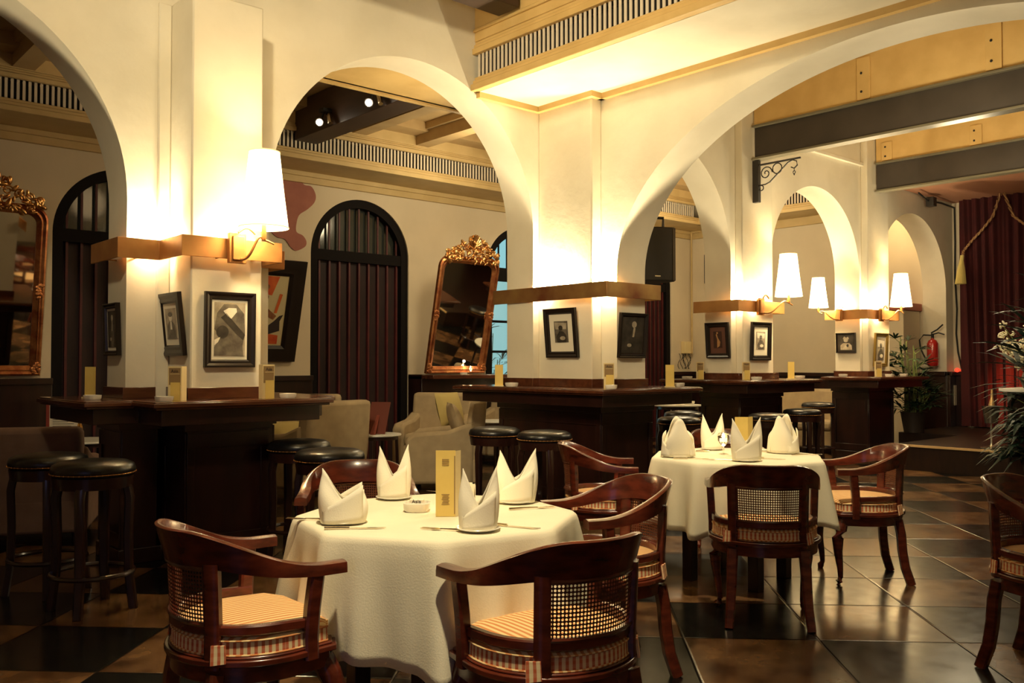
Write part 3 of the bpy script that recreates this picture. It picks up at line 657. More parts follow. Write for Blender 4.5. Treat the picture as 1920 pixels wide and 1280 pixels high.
# ================================================================= GILT MIRRORS
def mirror(loc, lean, w_, h_, label, seed):
    rnd = random.Random(seed)
    t = thing('gilt_mirror', label, 'mirror', loc); t.rotation_euler = (radians(lean), 0, 0)
    fw = .10; x0, x1 = -w_ / 2, w_ / 2; rad = .16
    def outline(ins):
        P = [(x0 + ins, ins), (x1 - ins, ins)]
        r = rad - ins * .6
        P += [(x1 - ins - r + r * cos(a), h_ - ins - r + r * sin(a)) for a in [pi / 2 * k / 6 for k in range(7)]]
        P += [(x0 + ins + r - r * sin(a), h_ - ins - r + r * cos(a)) for a in [pi / 2 * k / 6 for k in range(7)]]
        return P
    mb = MB(); prof = [(0, 0), (0, -.045), (.02, -.06), (.045, -.045), (.06, -.05), (.08, -.035), (fw, -.02), (fw, 0)]
    outs = [outline(a) for a, b in prof]; n = len(outs[0])
    R = [[(outs[k][i][0], prof[k][1] - .002, outs[k][i][1]) for k in range(len(prof))] for i in range(n)]; R.append(R[0])
    mb.rings(R, True, False); fr = mb.build('frame', GILT, t, angle=30)
    mb = MB(); P = outline(fw * .95); mb.prism(P, -.012, -.006, fn=lambda a, b, c: (a, c, b)); mb.build('mirror_glass', MIRROR, t, smooth=False)
    mb = MB(); cw = w_ * .44
    for k in range(190):        # pierced scrollwork crest
        u = rnd.uniform(-1, 1); top = .30 * (1 - abs(u) ** 1.3) + .03; v = rnd.uniform(-.06, top)
        r = rnd.uniform(.014, .034); rr_ = Matrix.Rotation(rnd.uniform(0, pi), 3, 'Y')
        mb.ell((u * cw, -.045 - rnd.uniform(0, .045), h_ - .02 + v), (r * 1.5, r * .8, r * .7), 7, 5, tr=rr_)
    for sgn in (-1, 1):
        for k in range(5):
            cx = sgn * cw * (.15 + .2 * k); R0 = .055 - .004 * k
            mb.tube([(cx + sgn * R0 * (1 - q / 26) * cos(q * .45), -.06, h_ + .04 + .2 * (1 - (.15 + .2 * k) ** 1.3) * .55 + R0 * (1 - q / 26) * sin(q * .45)) for q in range(22)], .010, 6)
    for k in range(11): a = pi * k / 10; mb.tube([(0, -.06, h_ + .12), (.10 * cos(a), -.075, h_ + .14 + .17 * sin(a))], lambda q: .009 + .014 * q, 6)
    mb.build('crest', GILTB, t)
    for sx in (x0 + .045, x1 - .045):
        mb = MB()
        for zz in (.06, .10, h_ * .5 - .04, h_ * .5, h_ * .5 + .04):
            for q in range(5): mb.ell((sx + rnd.uniform(-.03, .03), -.055, zz + rnd.uniform(-.03, .03)), (.02, .014, .028), 7, 5, tr=Matrix.Rotation(rnd.uniform(0, pi), 3, 'Y'))
        mb.tube([(sx, -.058, .06), (sx, -.058, h_ * .55)], .006, 6)
        mb.build('ornament', GILT, t)
    return t
mirror((7.78, YB - .33, 1.19), 12.5, 1.04, 1.64, 'leaning gilt mirror between the middle door and the window', 3)
mirror((1.98, YB - .02, 1.205), 9, 1.12, 1.75, 'leaning gilt mirror cut by the left edge of the photo', 5)

# ================================================================= DOORS AND WINDOWS (lounge)
def arch_door(name, cx, a, zs, split=2.55, solid_to=None):
    t = bpy.data.objects.new(name, None); COL.objects.link(t); t['kind'] = 'structure'
    y = YB
    mb = MB()      # arched frame
    def ringp(r0, r1, y0, y1):
        P0 = [(cx - r0, 0)] + [(cx - r0 * cos(pi * k / 32), zs + r0 * sin(pi * k / 32)) for k in range(33)] + [(cx + r0, 0)]
        P1 = [(cx - r1, 0)] + [(cx - r1 * cos(pi * k / 32), zs + r1 * sin(pi * k / 32)) for k in range(33)] + [(cx + r1, 0)]
        mb.rings([[(p[0], y0, p[1]), (q[0], y0, q[1]), (q[0], y1, q[1]), (p[0], y1, p[1])] for p, q in zip(P0, P1)], True, True)
    ringp(a - .11, a - .002, y + .02, y + .16)
    mb.box(cx - a + .1, cx + a - .1, y + .03, y + .13, split - .09, split + .05)
    mb.build('door_frame', DOORK, t)
    mb = MB(); mb.box(cx - a + .1, cx + a - .1, y + .10, y + .14, 0, split - .08); mb.build('door_leaf', DOORD, t, smooth=False)
    mb = MB(); n = 9
    for k in range(n):
        x = cx - a + .16 + (2 * a - .32) * k / (n - 1)
        mb.box(x - .013, x + .013, y + .06, y + .10, 0, split - .09)
        top = zs + sqrt(max(0, (a - .10) ** 2 - (x - cx) ** 2))
        if top > split + .08: mb.box(x - .012, x + .012, y + .07, y + .09, split + .04, top)
    mb.build('battens', DOORR, t, smooth=False)
    mb = MB(); P = [(cx - (a - .1), split)] + [(cx - (a - .1) * cos(pi * k / 32), zs + (a - .1) * sin(pi * k / 32)) for k in range(33)] + [(cx + a - .1, split)]
    mb.prism(P, y + .13, y + .14, fn=lambda p, q, c: (p, c, q)); mb.build('fanlight_pane', PALEG, t, smooth=False)
    return t
arch_door('door_1', 3.42, .76, 2.72, 2.72)
arch_door('door_2', 6.47, .76, 2.75, 2.76)
arch_door('door_3', 12.40, .62, 2.70, 2.7)
# window by the centre pier: dark frame, panes, evening outside
t = bpy.data.objects.new('window_1', None); COL.objects.link(t); t['kind'] = 'structure'
cx, a, zs = 9.35, .72, 2.70
mb = MB(); mb.box(cx - a, cx - a + .16, YB + .04, YB + .14, 0, zs); mb.box(cx + a - .1, cx + a, YB + .04, YB + .14, 0, zs); mb.box(cx - a, cx + a, YB + .04, YB + .14, 2.58, 2.78)
P0 = [(cx - a * cos(pi * k / 32), zs + a * sin(pi * k / 32)) for k in range(33)]; P1 = [(cx - (a - .12) * cos(pi * k / 32), zs + (a - .12) * sin(pi * k / 32)) for k in range(33)]
mb.rings([[(p[0], YB + .04, p[1]), (q[0], YB + .04, q[1]), (q[0], YB + .14, q[1]), (p[0], YB + .14, p[1])] for p, q in zip(P0, P1)])
mb.build('window_frame', DOORK, t)
mb = MB()
for z in (.6, 1.04, 1.5, 1.96): mb.box(cx - a + .16, cx + a - .1, YB + .07, YB + .11, z - .018, z + .018)
for k in range(1, 7): 
    x = cx - a + .16 + (2 * a - .26) * k / 7; mb.box(x - .01, x + .01, YB + .08, YB + .10, 2.78, zs + sqrt((a - .1) ** 2 - (x - cx) ** 2))
mb.box(cx + .05, cx + .09, YB + .07, YB + .11, 0, 2.6)
mb.build('glazing_bars', DOORK, t, smooth=False)
mb = MB(); mb.box(cx - a + .1, cx + a - .05, YB + .10, YB + .105, .05, 2.6); mb.build('pane', GLASS, t, smooth=False)
mb = MB(); mb.box(7.2, 12, 12.9, 13.0, -.1, 4.4); struct('wall_outside', mb, OUTB, smooth=False)
mb = MB(); mb.box(7.2, 7.3, 10.7, 13, 0, 4.4); mb.box(11.9, 12.0, 10.7, 13, 0, 4.4); struct('wall_courtyard', mb, mat('courtyard_dark', (.03, .05, .05), .9), smooth=False)

# ================================================================= CANE ARMCHAIRS
def smooth01(x): x = max(0., min(1., x)); return x * x * (3 - 2 * x)
def make_chair(label):
    t = thing('cane_armchair', label, 'chair', group=None)
    # one continuous horseshoe arm and crest rail
    N_ = 60; R = []
    for i in range(N_ + 1):
        u = -1 + 2 * i / N_; L_ = abs(u)
        if L_ < .72:
            ph = u / .72 * pi / 2; x, y = .256 * sin(ph), -.262 * cos(ph) + .0; nx, ny = sin(ph), -cos(ph); c = cos(ph)
        else:
            k = (L_ - .72) / .28; x, y = math.copysign(.256 + .012 * sin(k * pi / 2), u), .195 * k; nx, ny = math.copysign(1, u), 0; c = 0.
        th_ = .024 + .010 * smooth01((L_ - .45) / .4)
        rs = smooth01((.90 - L_) / .72); top = .698 + .124 * rs
        bot = .656 + .050 * rs
        rec = .030 * smooth01(c)
        ins, out = -th_ / 2, th_ / 2
        mid = (top + bot) / 2; w2 = .012 * (1 - smooth01(c * 1.25))
        ring = [(x + nx * (ins - w2), y + ny * (ins - w2), bot + .004), (x + nx * (out + w2), y + ny * (out + w2), bot + .004),
                (x + nx * (out + w2 + rec * .5), y + ny * (out + w2 + rec * .5), mid), (x + nx * (out + w2 * .8 + rec), y + ny * (out + w2 * .8 + rec), top - .005),
                (x + nx * (rec + out * .4), y + ny * (rec + out * .4), top), (x + nx * (ins * .4 + rec), y + ny * (ins * .4 + rec), top), (x + nx * (ins - w2 * .8 + rec), y + ny * (ins - w2 * .8 + rec), top - .005),
                (x + nx * (ins - w2 + rec * .5), y + ny * (ins - w2 + rec * .5), mid)]
        R.append(ring)
    mb = MB(); mb.rings(R); mb.build('crest_rail', CHAIRW, t, angle=50)
    for sx in (-1, 1):
        ph = radians(41) * sx
        mb = MB(); mb.tube([(.262 * sin(ph), -.255 * cos(ph), .40), (.262 * sin(ph), -.255 * cos(ph), .52), (.268 * sin(ph), -.266 * cos(ph), .72)], .026, 8, sq=.017, up=(sin(ph), -cos(ph), 0.01)); mb.build('back_post', CHAIRW, t)
        mb = MB(); mb.tube([(.262 * sx, .085, .40), (.262 * sx, .083, .47), (.266 * sx, .088, .56), (.272 * sx, .10, .67)], .020, 8, sq=.024, up=(0, 1, .01)); mb.build('arm_post', CHAIRW, t)
    # hoop above the cushion
    P = [(.254, .10, .512), (.254, .05, .513)] + [(.254 * cos(a), -.243 * sin(a), .515) for a in [pi * k / 24 for k in range(25)]] + [(-.254, .05, .513), (-.254, .10, .512)]
    mb = MB(); mb.tube(P, .014, 8, sq=.017, up=(0, 0, 1)); mb.build('hoop_rail', CHAIRW, t)
    mb = MB(); A_ = radians(39)
    mb.grid(lambda u, v: ((.264 + .010 * v) * sin(A_ * (2 * u - 1)), -(.252 + .014 * v) * cos(A_ * (2 * u - 1)), .525 + .185 * v), 16, 4, uv=lambda u, v: (u * .36, v * .175)); mb.build('cane_panel', CANE, t)
    for z in (.533, .702):
        mb = MB(); r = .268 + .010 * (z - .525) / .185
        mb.tube([(r * sin(A_ * q), -(r - .013) * cos(A_ * q), z) for q in [-1 + k / 8 for k in range(17)]], .008, 6)
        mb.build('cane_surround', CHAIRW, t)
    def dee(r, yf, n=28, bow=.02): return [(r * cos(a), -(r - .015) * sin(a)) for a in [pi * k / n for k in range(n + 1)]] + [(-r, .02), (-r + .02, yf - .03), (-r * .6, yf + bow * .6), (0, yf + bow), (r * .6, yf + bow * .6), (r - .02, yf - .03), (r, .02)]
    mb = MB(); mb.prism(dee(.268, .19), .355, .410); mb.prism(dee(.286, .205), .410, .430); mb.prism(dee(.274, .195), .430, .438); mb.build('seat_frame', CHAIRW, t, bevel=.005)
    # cushion
    cu = bpy.data.objects.new('cushion_tmp', None)
    O = dee(.262, .180); n = len(O)
    mb = MB(); ctr = (0, -.02)
    def lay(sc, z): return [(ctr[0] + (x - ctr[0]) * sc, ctr[1] + (y - ctr[1]) * sc, z) for x, y in O]
    mb.rings([lay(1.0, .485), lay(.985, .492), lay(.93, .500), lay(.8, .507), lay(.5, .513), lay(.05, .515)], True, True)
    bpy.data.objects.remove(cu)
    cush = mb.build('seat_cushion', STRIPE, t, angle=60)
    mb = MB(); acc = 0; prev = None
    per = [0.]
    for k in range(n): a = O[k]; b = O[(k + 1) % n]; per.append(per[-1] + hypot(a[0] - b[0], a[1] - b[1]))
    for k in range(n):
        a = O[k]; b = O[(k + 1) % n]; f0 = len(mb.f)
        mb.add([(a[0] * 1.01, a[1] * 1.01, .439), (b[0] * 1.01, b[1] * 1.01, .439), (b[0] * 1.005, b[1] * 1.005, .485), (a[0] * 1.005, a[1] * 1.005, .485)], [(0, 1, 2, 3)])
        mb.uv[f0] = [(per[k], 0), (per[k + 1], 0), (per[k + 1], .046), (per[k], .046)]
    bx = mb.build('cushion_boxing', GINGH, cush, smooth=False); bx['label'] = 'red and cream checked side band'
    mb = MB(); mb.tube([(x * 1.01, y * 1.01, .485) for x, y in O + O[:1]], .0035, 6, cap=False); mb.tube([(x * 1.01, y * 1.01, .441) for x, y in O + O[:1]], .0035, 6, cap=False); mb.build('piping', STRIPE, cush)
    for sx in (-1, 1):
        ph = radians(45) * sx; px_, py_ = .284 * sin(ph), -.266 * cos(ph); mb = MB()
        mb.add([(px_ - .022 * cos(ph), py_ - .022 * sin(ph), .476), (px_ + .022 * cos(ph), py_ + .022 * sin(ph), .478), (px_ + .026 * cos(ph) + .006 * sin(ph), py_ + .026 * sin(ph) - .006 * cos(ph), .425), (px_ - .020 * cos(ph) + .008 * sin(ph), py_ - .020 * sin(ph) - .008 * cos(ph), .418)], [(0, 1, 2, 3)])
        mb.uv[0] = [(0, .05), (.045, .05), (.045, 0), (0, 0)]
        tb = mb.build('cushion_tie', GINGH, cush, smooth=False, solid=.008)
        mb = MB(); 
    # legs
    for sx in (-1, 1):
        mb = MB(); P = [(.215, .150, .385), (.228, .168, .33), (.240, .185, .28), (.236, .182, .20), (.222, .168, .10), (.218, .165, .045), (.226, .176, .02), (.228, .178, .0)]
        rr_ = [.034, .039, .035, .026, .018, .015, .021, .015]
        mb.tube([(x * sx, y, z) for x, y, z in P], lambda q: rr_[min(7, int(round(q * 7)))], 10); mb.build('front_leg', CHAIRW, t)
        mb = MB(); P = [(.175, -.185, .385), (.180, -.200, .30), (.184, -.206, .2), (.190, -.220, .1), (.200, -.252, .0)]
        mb.tube([(x * sx, y, z) for x, y, z in P], lambda q: .021 + .008 * (1 - q), 8, sq=.025, up=(0, 1, .1)); mb.build('rear_leg', CHAIRW, t)
    return t
chair0 = make_chair('cane armchair nearest the camera, its back hiding the front of the nearest table')
chair0.location = (1.985, 2.07, 0); chair0.rotation_euler[2] = radians(84 - 90)
GCH = None
for x, y, az, lb in (
    (1.35, 2.83, -3, 'cane armchair at the left side of the nearest table, facing right'),
    (2.93, 2.71, 157, 'cane armchair at the right side of the nearest table'),
    (2.40, 3.86, 238, 'round-backed armchair behind the nearest table, mostly hidden by napkins'),
    (4.15, 2.69, 39, 'cane armchair with its back square to the camera at the farther table'),
    (5.36, 2.80, 133, 'cane armchair at the right of the farther table, standing on bright tiles'),
    (4.27, 3.93, -46, 'cane armchair behind the left edge of the farther table'),
    (5.62, 3.98, 228, 'cane armchair behind the farther table, glimpsed between its napkins'),
    (4.36, 1.36, -92, 'cane armchair cut off by the right edge of the photo')):
    dup(chair0, (x, y, 0), radians(az - 90), lb)

# ================================================================= DINING TABLES
def octr(th_, ap, v0): 
    a = (th_ - v0) % (pi / 4) - pi / 8
    return min(ap / cos(a), ap * 1.065)
def dining_table(c, v0, leg_rot, label, clabel):
    t = thing('dining_table', label, 'table', (c[0], c[1], 0))
    mb = MB(); mb.prism([(.462 / cos(pi / 8) * cos(v0 + k * pi / 4), .462 / cos(pi / 8) * sin(v0 + k * pi / 4)) for k in range(8)], .715, .748); mb.build('tabletop', DARKW, t)
    for k in range(4):
        a = leg_rot + pi / 4 + k * pi / 2; x, y = .30 * cos(a), .30 * sin(a)
        mb = MB(); mb.box(x - .034, x + .034, y - .034, y + .034, 0, .715); mb.build('leg', DARKW, t, bevel=.004)
    mb = MB(); n = 192; R = []
    for z, k in ((.756, .0), (.756, .5), (.756, .9), (.7555, .975), (.753, .997), (.745, 1.012), (.73, 1.02), (.68, 1.03), (.60, 1.04), (.52, 1.05), (.46, 1.056), (.40, 1.06), (.365, 1.062)):
        ring = []
        for i in range(n):
            th_ = 2 * pi * i / n; r = octr(th_, .495, v0) * k
            dr = (.756 - z)
            if k == 0: ring.append((1e-4 * cos(th_), 1e-4 * sin(th_), z)); continue
            u = (th_ - v0) / (pi / 4)
            fold = max(0, cos(u * 2 * pi)) ** 3
            rip = .030 * sin(th_ * 13 + 1.3 * sin(th_ * 3)) + .022 * sin(th_ * 21 + 2)
            r += dr * (.17 * fold + rip * 1.5 * min(1, dr * 4))
            zz = z - (0 if dr < .1 else (dr / .39) * (.030 * fold + .025 * sin(th_ * 2 + v0 * 3) + .012 * sin(th_ * 5)))
            ring.append((r * cos(th_), r * sin(th_), zz))
        R.append(ring)
    mb.rings(R, True, False); o = mb.build('tablecloth', CLOTH, None, angle=70, solid=.002); o.location = (c[0], c[1], .001)
    tag(o, clabel, 'tablecloth'); return t
C1, C2 = (2.07, 2.77), (4.75, 3.27)
dining_table(C1, radians(10), 0, 'dark-legged octagonal table nearest the camera, under its cloth', 'cream tablecloth draped over the nearest table')
dining_table(C2, radians(11), radians(10), 'dark-legged table farther off, its square legs showing under the cloth', 'cream tablecloth draped over the farther table')
TZ = .759
def make_plate():
    mb = MB(); mb.lathe([(.002, .004), (.045, .004), (.062, .010), (.074, .013), (.076, .011), (.062, .004), (.045, .0), (.002, .0)], n=36); return mb.build('side_plate', CHINA)
def make_napkin(hl=1., pk=.105, lean=0., open_=.0, w1=.066, w2=.040, seed=0, rp=1., pn=.88):
    rnd = random.Random(seed); mb = MB(); n = 64; R = []
    zs = [0, .03, .06, .09, .115]
    for j in range(12):
        v = j / 11; ring = []
        for i in range(n):
            a = 2 * pi * i / n; c, s_ = cos(a), sin(a)
            pkv = abs(c) ** .85
            top = (.105 + (pk - .008) * pkv - .022 * (abs(s_) ** 6)) * hl
            if c > 0: top -= pk * pkv * (1 - rp) * hl
            else: top *= .97
            bulge = 1 + .14 * sin(pi * min(1, v * 1.1)) - .05 * v
            pinch = 1 - (.02 + open_ * -.2) * max(0, v - .5) * pkv * 2
            x = w1 * (abs(c) ** .8) * math.copysign(1, c) * bulge * pinch; y = w2 * (abs(s_) ** .8) * math.copysign(1, s_) * bulge * (1 - .25 * v)
            y *= 1 - pn * pkv ** 1.5 * smooth01((v - .45) / .55) ** 1.3
            z = top * v
            x += lean * z
            ring.append((x, y, z))
        R.append(ring)
    mb.rings(R, True, False)
    # diagonal overlapping fold on both faces
    for sg in (-1, 1):
        def fn(u, v, sg=sg):
            x = -w1 * .93 + 2 * w1 * .9 * u; zt = (.045 + .085 * u) * hl * v + .004; yy = w2 * 1.16 * sqrt(max(0, 1 - (x / (w1 * 1.16)) ** 2)) * (1 - .10 * v) + .002
            return (x + lean * zt, sg * yy, zt)
        mb.grid(fn, 12, 5)
    return mb.build('folded_napkin', NAPK, angle=60, solid=.0022)
def make_knife():
    t = thing('table_knife', '', 'knife'); mb = MB(); mb.tube([(-.105, 0, .005), (-.05, 0, .005), (-.02, 0, .004)], .0055, 8); mb.build('handle', SILVER, t)
    mb = MB(); mb.prism([(-.02, -.004), (.07, -.009), (.095, -.004), (.105, .004), (-.02, .005)], .002, .004); mb.build('blade', SILVER, t); return t
def make_fork():
    t = thing('table_fork', '', 'fork'); mb = MB(); mb.tube([(-.10, 0, .004), (-.04, 0, .006), (.02, 0, .005)], lambda q: .0055 - .003 * q, 8); mb.build('handle', SILVER, t)
    mb = MB(); mb.prism([(.015, -.003), (.035, -.011), (.050, -.012), (.050, .012), (.035, .011), (.015, .003)], .003, .005)
    for y in (-.010, -.0035, .0035, .010): mb.prism([(.048, y - .0016), (.092, y - .0010), (.092, y + .0010), (.048, y + .0016)], .003, .005)
    mb.build('tines', SILVER, t); return t
plate0 = make_plate(); knife0 = make_knife(); fork0 = make_fork(); first = {'p': 1, 'k': 1, 'f': 1}
def put(kind, x, y, az, lb):
    src = {'p': plate0, 'k': knife0, 'f': fork0}[kind]; cat = {'p': 'plate', 'k': 'knife', 'f': 'fork'}[kind]
    grp = {'p': 'side plates under the napkins', 'k': 'knives laid on the cloths', 'f': 'forks laid on the cloths'}[kind]
    if first[kind]: o = src; o.location = (x, y, TZ); o.rotation_euler = (0, 0, radians(az)); first[kind] = 0; o['label'] = lb
    else: o = dup(src, (x, y, TZ), radians(az), lb)
    o['category'] = cat; o['group'] = grp
NAP = [  # table, x, y, az of the long axis, params, label
    ((1.69, 2.82), -30, dict(hl=1.0, pk=.10, lean=0, w1=.078, w2=.062, seed=1, rp=.15), 'left folded napkin on the nearest table, wide with one leaning point'),
    ((2.15, 3.18), -38, dict(hl=1.05, pk=.115, w1=.064, w2=.042, seed=2), 'tall two-pointed napkin at the back of the nearest table'),
    ((2.46, 2.76), -40, dict(hl=1.02, pk=.115, lean=.05, w1=.078, w2=.05, seed=3), 'napkin standing at the right of the nearest table, tallest point on its right'),
    ((1.96, 2.39), -34, dict(hl=.98, pk=.12, lean=.03, w1=.062, w2=.044, seed=4), 'two-pointed napkin nearest the camera, right of the menu card'),
    ((4.39, 3.44), 48, dict(hl=1.15, pk=.11, w1=.065, w2=.088, seed=5, pn=.55), 'leftmost napkin on the farther table, with a single arched point'),
    ((4.93, 3.58), -46, dict(hl=1.08, pk=.12, w1=.068, w2=.045, seed=6), 'napkin at the back of the farther table, beside the candle glass'),
    ((5.08, 3.15), 12, dict(hl=1.16, pk=.11, w1=.074, w2=.085, seed=7, pn=.6), 'rightmost napkin on the farther table, with two close points'),
    ((4.50, 3.03), -42, dict(hl=1.13, pk=.125, w1=.080, w2=.045, open_=.5, seed=8), 'wide V-shaped napkin at the front of the farther table')]
for (x, y), az, kw, lb in NAP:
    put('p', x, y, 0, 'white side plate under the ' + lb.split(',')[0])
    o = make_napkin(**kw); o.location = (x, y, TZ + .005); o.rotation_euler[2] = radians(az); tag(o, lb, 'napkin', 'folded napkins standing on plates')
for k, x, y, az, lb in (('k', 1.66, 2.69, -42 + 6, 'knife in front of the left napkin on the nearest table'), ('f', 1.63, 2.95, 125, 'fork left of the left napkin on the nearest table'),
    ('f', 1.875, 2.46, 118, 'fork in front of the menu card on the nearest table'), ('k', 2.09, 2.36, -66, 'knife right of the frontmost napkin on the nearest table'),
    ('f', 2.41, 2.60, -22, 'fork in front of the right napkin on the nearest table'), ('k', 2.40, 3.16, 100, 'knife beside the back napkin on the nearest table'),
    ('k', 4.36, 3.32, -42, 'knife in front of the leftmost napkin on the farther table'), ('f', 4.42, 3.17, 110, 'fork left of the front napkin on the farther table'),
    ('k', 4.70, 3.02, -70, 'knife right of the front napkin on the farther table'), ('f', 5.02, 3.32, 120, 'fork left of the rightmost napkin on the farther table'),
    ('k', 4.72, 3.58, 140, 'knife left of the back napkin on the farther table'), ('f', 5.08, 2.98, -38, 'fork in front of the rightmost napkin on the farther table')):
    put(k, x, y, az, lb)
# menu cards
t = thing('menu_card', 'tall yellow folded menu card standing on the nearest table', 'menu', (2.05, 2.68, TZ), radians(-40))
mb = MB(); mb.box(-.043, .030, -.002, .0, 0, .245); mb.build('front_leaf', CARD, t, smooth=False)
mb = MB(); mb.add([(.030, -.002, 0), (.048, .03, 0), (.048, .03, .243), (.030, -.002, .243)], [(0, 1, 2, 3)]); mb.add([(-.043, 0, 0), (.046, .034, 0), (.046, .034, .24), (-.043, 0, .24)], [(0, 1, 2, 3)]); mb.build('side_leaf', CARDP, t, smooth=False, solid=.0015)
mb = MB(); mb.box(.025, .029, -.004, -.002, .01, .225)
for k in range(7): mb.box(-.022 + .003 * (k % 3), .008 - .004 * (k % 2), -.0035, -.002, .045 + .006 * k, .047 + .006 * k)
for k in range(4): mb.box(-.02, .006, -.0035, -.002, .19 + .007 * k, .192 + .007 * k)
mb.build('printed_lines', CARDD, t, smooth=False)
t = thing('menu_card', 'yellow folded menu card on the farther table behind the front napkin', 'menu', (4.80, 3.24, TZ), radians(-38))
mb = MB(); mb.box(-.065, .015, -.002, .0, 0, .235); mb.build('front_leaf', CARD, t, smooth=False)
mb = MB(); mb.add([(.015, -.002, 0), (.062, .045, 0), (.062, .045, .235), (.015, -.002, .235)], [(0, 1, 2, 3)]); mb.build('side_leaf', CARD, t, smooth=False, solid=.0015)
# ashtray with matchbox, candle glasses
def ashtray(loc, rz, label, s=1., matches=False, square=True):
    t = thing('ashtray', label, 'ashtray', loc, rz, None); mb = MB(); n = 24
    def sq(r): return [(r * math.copysign(abs(cos(a)) ** .6, cos(a)), r * math.copysign(abs(sin(a)) ** .6, sin(a))) for a in [2 * pi * k / n for k in range(n)]]
    mb.rings([[(x, y, z) for x, y in sq(r)] for r, z in ((.045, 0), (.052, .012), (.054, .034), (.046, .035), (.040, .012), (.01, .010))]); mb.build('ashtray_bowl', CHINA, t)
    t.scale = (s, s, s)
    if matches: 
        mb = MB(); mb.box(-.028, .028, -.02, .02, .035, .046); o = mb.build('matchbox', MATB, None, smooth=False); tag(o, matches, 'matchbox'); o.location = loc; o.rotation_euler[2] = rz; o.scale = (s, s, s)
        text_mesh('Asia', .022, PAINTK, o, (0, -.0203, .0405)); 
    return t
ashtray((2.04, 2.86, TZ), radians(-42), 'white ashtray on the nearest table left of the menu card', .95, 'small matchbox lying on the ashtray of the nearest table')
def candle(loc, label, s=1., stem=True, flame=True, gm=None):
    t = thing('candle_glass', label, 'candle', loc); mb = MB()
    if stem: prof = [(.030, 0), (.030, .003), (.006, .008), (.005, .05), (.022, .065), (.034, .085), (.036, .11), (.031, .13)]
    else: prof = [(.028, 0), (.030, .01), (.032, .09), (.030, .10)]
    mb.lathe(prof, n=24, cap=False); mb.build('glass_cup', gm or GLASS, t)
    z = .082 if stem else .02
    mb = MB(); mb.lathe([(.002, z), (.016, z), (.016, z + .018), (.002, z + .018)], n=14); mb.build('tealight', WAX, t)
    if flame: mb = MB(); mb.lathe([(.001, z + .018), (.0075, z + .026), (.006, z + .036), (.001, z + .052)], n=10); mb.build('flame', FLAME, t)
    t.scale = (s, s, s)
    lamp('candle_light', 'POINT', (loc[0], loc[1], loc[2] + s * .17), .35 * s, WARMER, .02)
    return t
candle((2.215, 2.765, TZ), 'candle glass half hidden behind the yellow menu card of the nearest table', 1.0, False)
candle((4.74, 3.36, TZ), 'glowing stemmed candle glass on the farther table', 1.0)
candle((7.98, YB - .45, 1.167), 'candle burning on the ledge below the gilt mirror by the window', .9, True)
t = thing('ledge_ashtray', 'small white ashtray beside the candle on the mirror ledge', 'ashtray', (7.84, YB - .47, 1.167)); mb = MB(); mb.lathe([(.002, 0), (.05, 0), (.055, .03), (.045, .03), (.002, .008)], n=20); mb.build('ashtray_bowl', CHINA, t)
mb = MB(); mb.box(7.23, 8.62, YB - .58, YB - .30, 1.11, 1.165); tag(mb.build('console_shelf', TOPW, bevel=.008), 'dark wood ledge under the leaning mirror by the window', 'shelf')

# ================================================================= MENU HOLDERS AND ASHTRAYS ON THE COUNTERS
def holder(loc, rz, label, plain=False, s=1.):
    t = thing('menu_holder', label, 'menu holder', loc, rz, 'menu holders on the bar counters')
    if plain:
        mb = MB(); mb.box(-.04, .04, -.006, .006, 0, .21); mb.build('card', CARD, t, smooth=False); 
        mb = MB(); mb.box(-.045, .045, -.03, .03, 0, .008); mb.build('foot', CARDP, t, smooth=False)
    else:
        mb = MB(); mb.prism([(-.045, 0), (.045, 0), (.052, .05), (-.038, .05)], 0, .215); mb.build('card_block', CARDP, t, smooth=False)
        mb = MB(); mb.box(-.038, .038, -.003, .001, .10, .205); p = mb.build('printed_panel', CARDD, t, smooth=False); p['label'] = 'brown printed upper panel'
        mb = MB(); mb.box(-.026, .038, -.006, -.002, .0, .115); mb.build('yellow_card', CARD, t, smooth=False)
        text_mesh('Asia', .028, PAINTK, t, (0, -.004, .185))
        mb = MB(); mb.box(-.03, .034, -.005, -.003, .166, .169); mb.build('rule_line', CARDP, t, smooth=False)
    t.scale = (s, s, s); return t
Z1, Z2, Z3, Z4 = 1.093, 1.113, 1.136, 1.141
for loc, rz, lb, pl, s in (((2.15, 5.60, Z1), -50, 'menu holder at the inner corner of the left counter', False, 1.), ((2.76, 5.56, Z1), 10, 'menu holder right of the largest photo on the left counter', False, 1.05), ((1.90, 6.44, Z1), -60, 'plain card holder at the far left of the left counter', True, 1.),
    ((5.50, 6.40, Z2), -40, 'plain yellow card at the left end of the centre counter', True, .95), ((5.68, 5.18, Z2), -40, 'menu holder at the front corner of the centre counter', False, 1.), ((6.42, 5.12, Z2), -40, 'plain yellow card at the right end of the centre counter', True, .95),
    ((8.65, 6.45, Z3), -40, 'menu holder left of the pier under the iron bracket', False, .95), ((8.86, 5.96, Z3), -40, 'menu holder at the front corner of the pier under the iron bracket', False, .95), ((9.80, 5.96, Z3), -40, 'plain yellow card right of the pier under the iron bracket', True, .98), ((12.0, 5.95, Z4), -42, 'menu holder on the farthest counter', False, .98)):
    holder(loc, radians(rz), lb, pl, s)
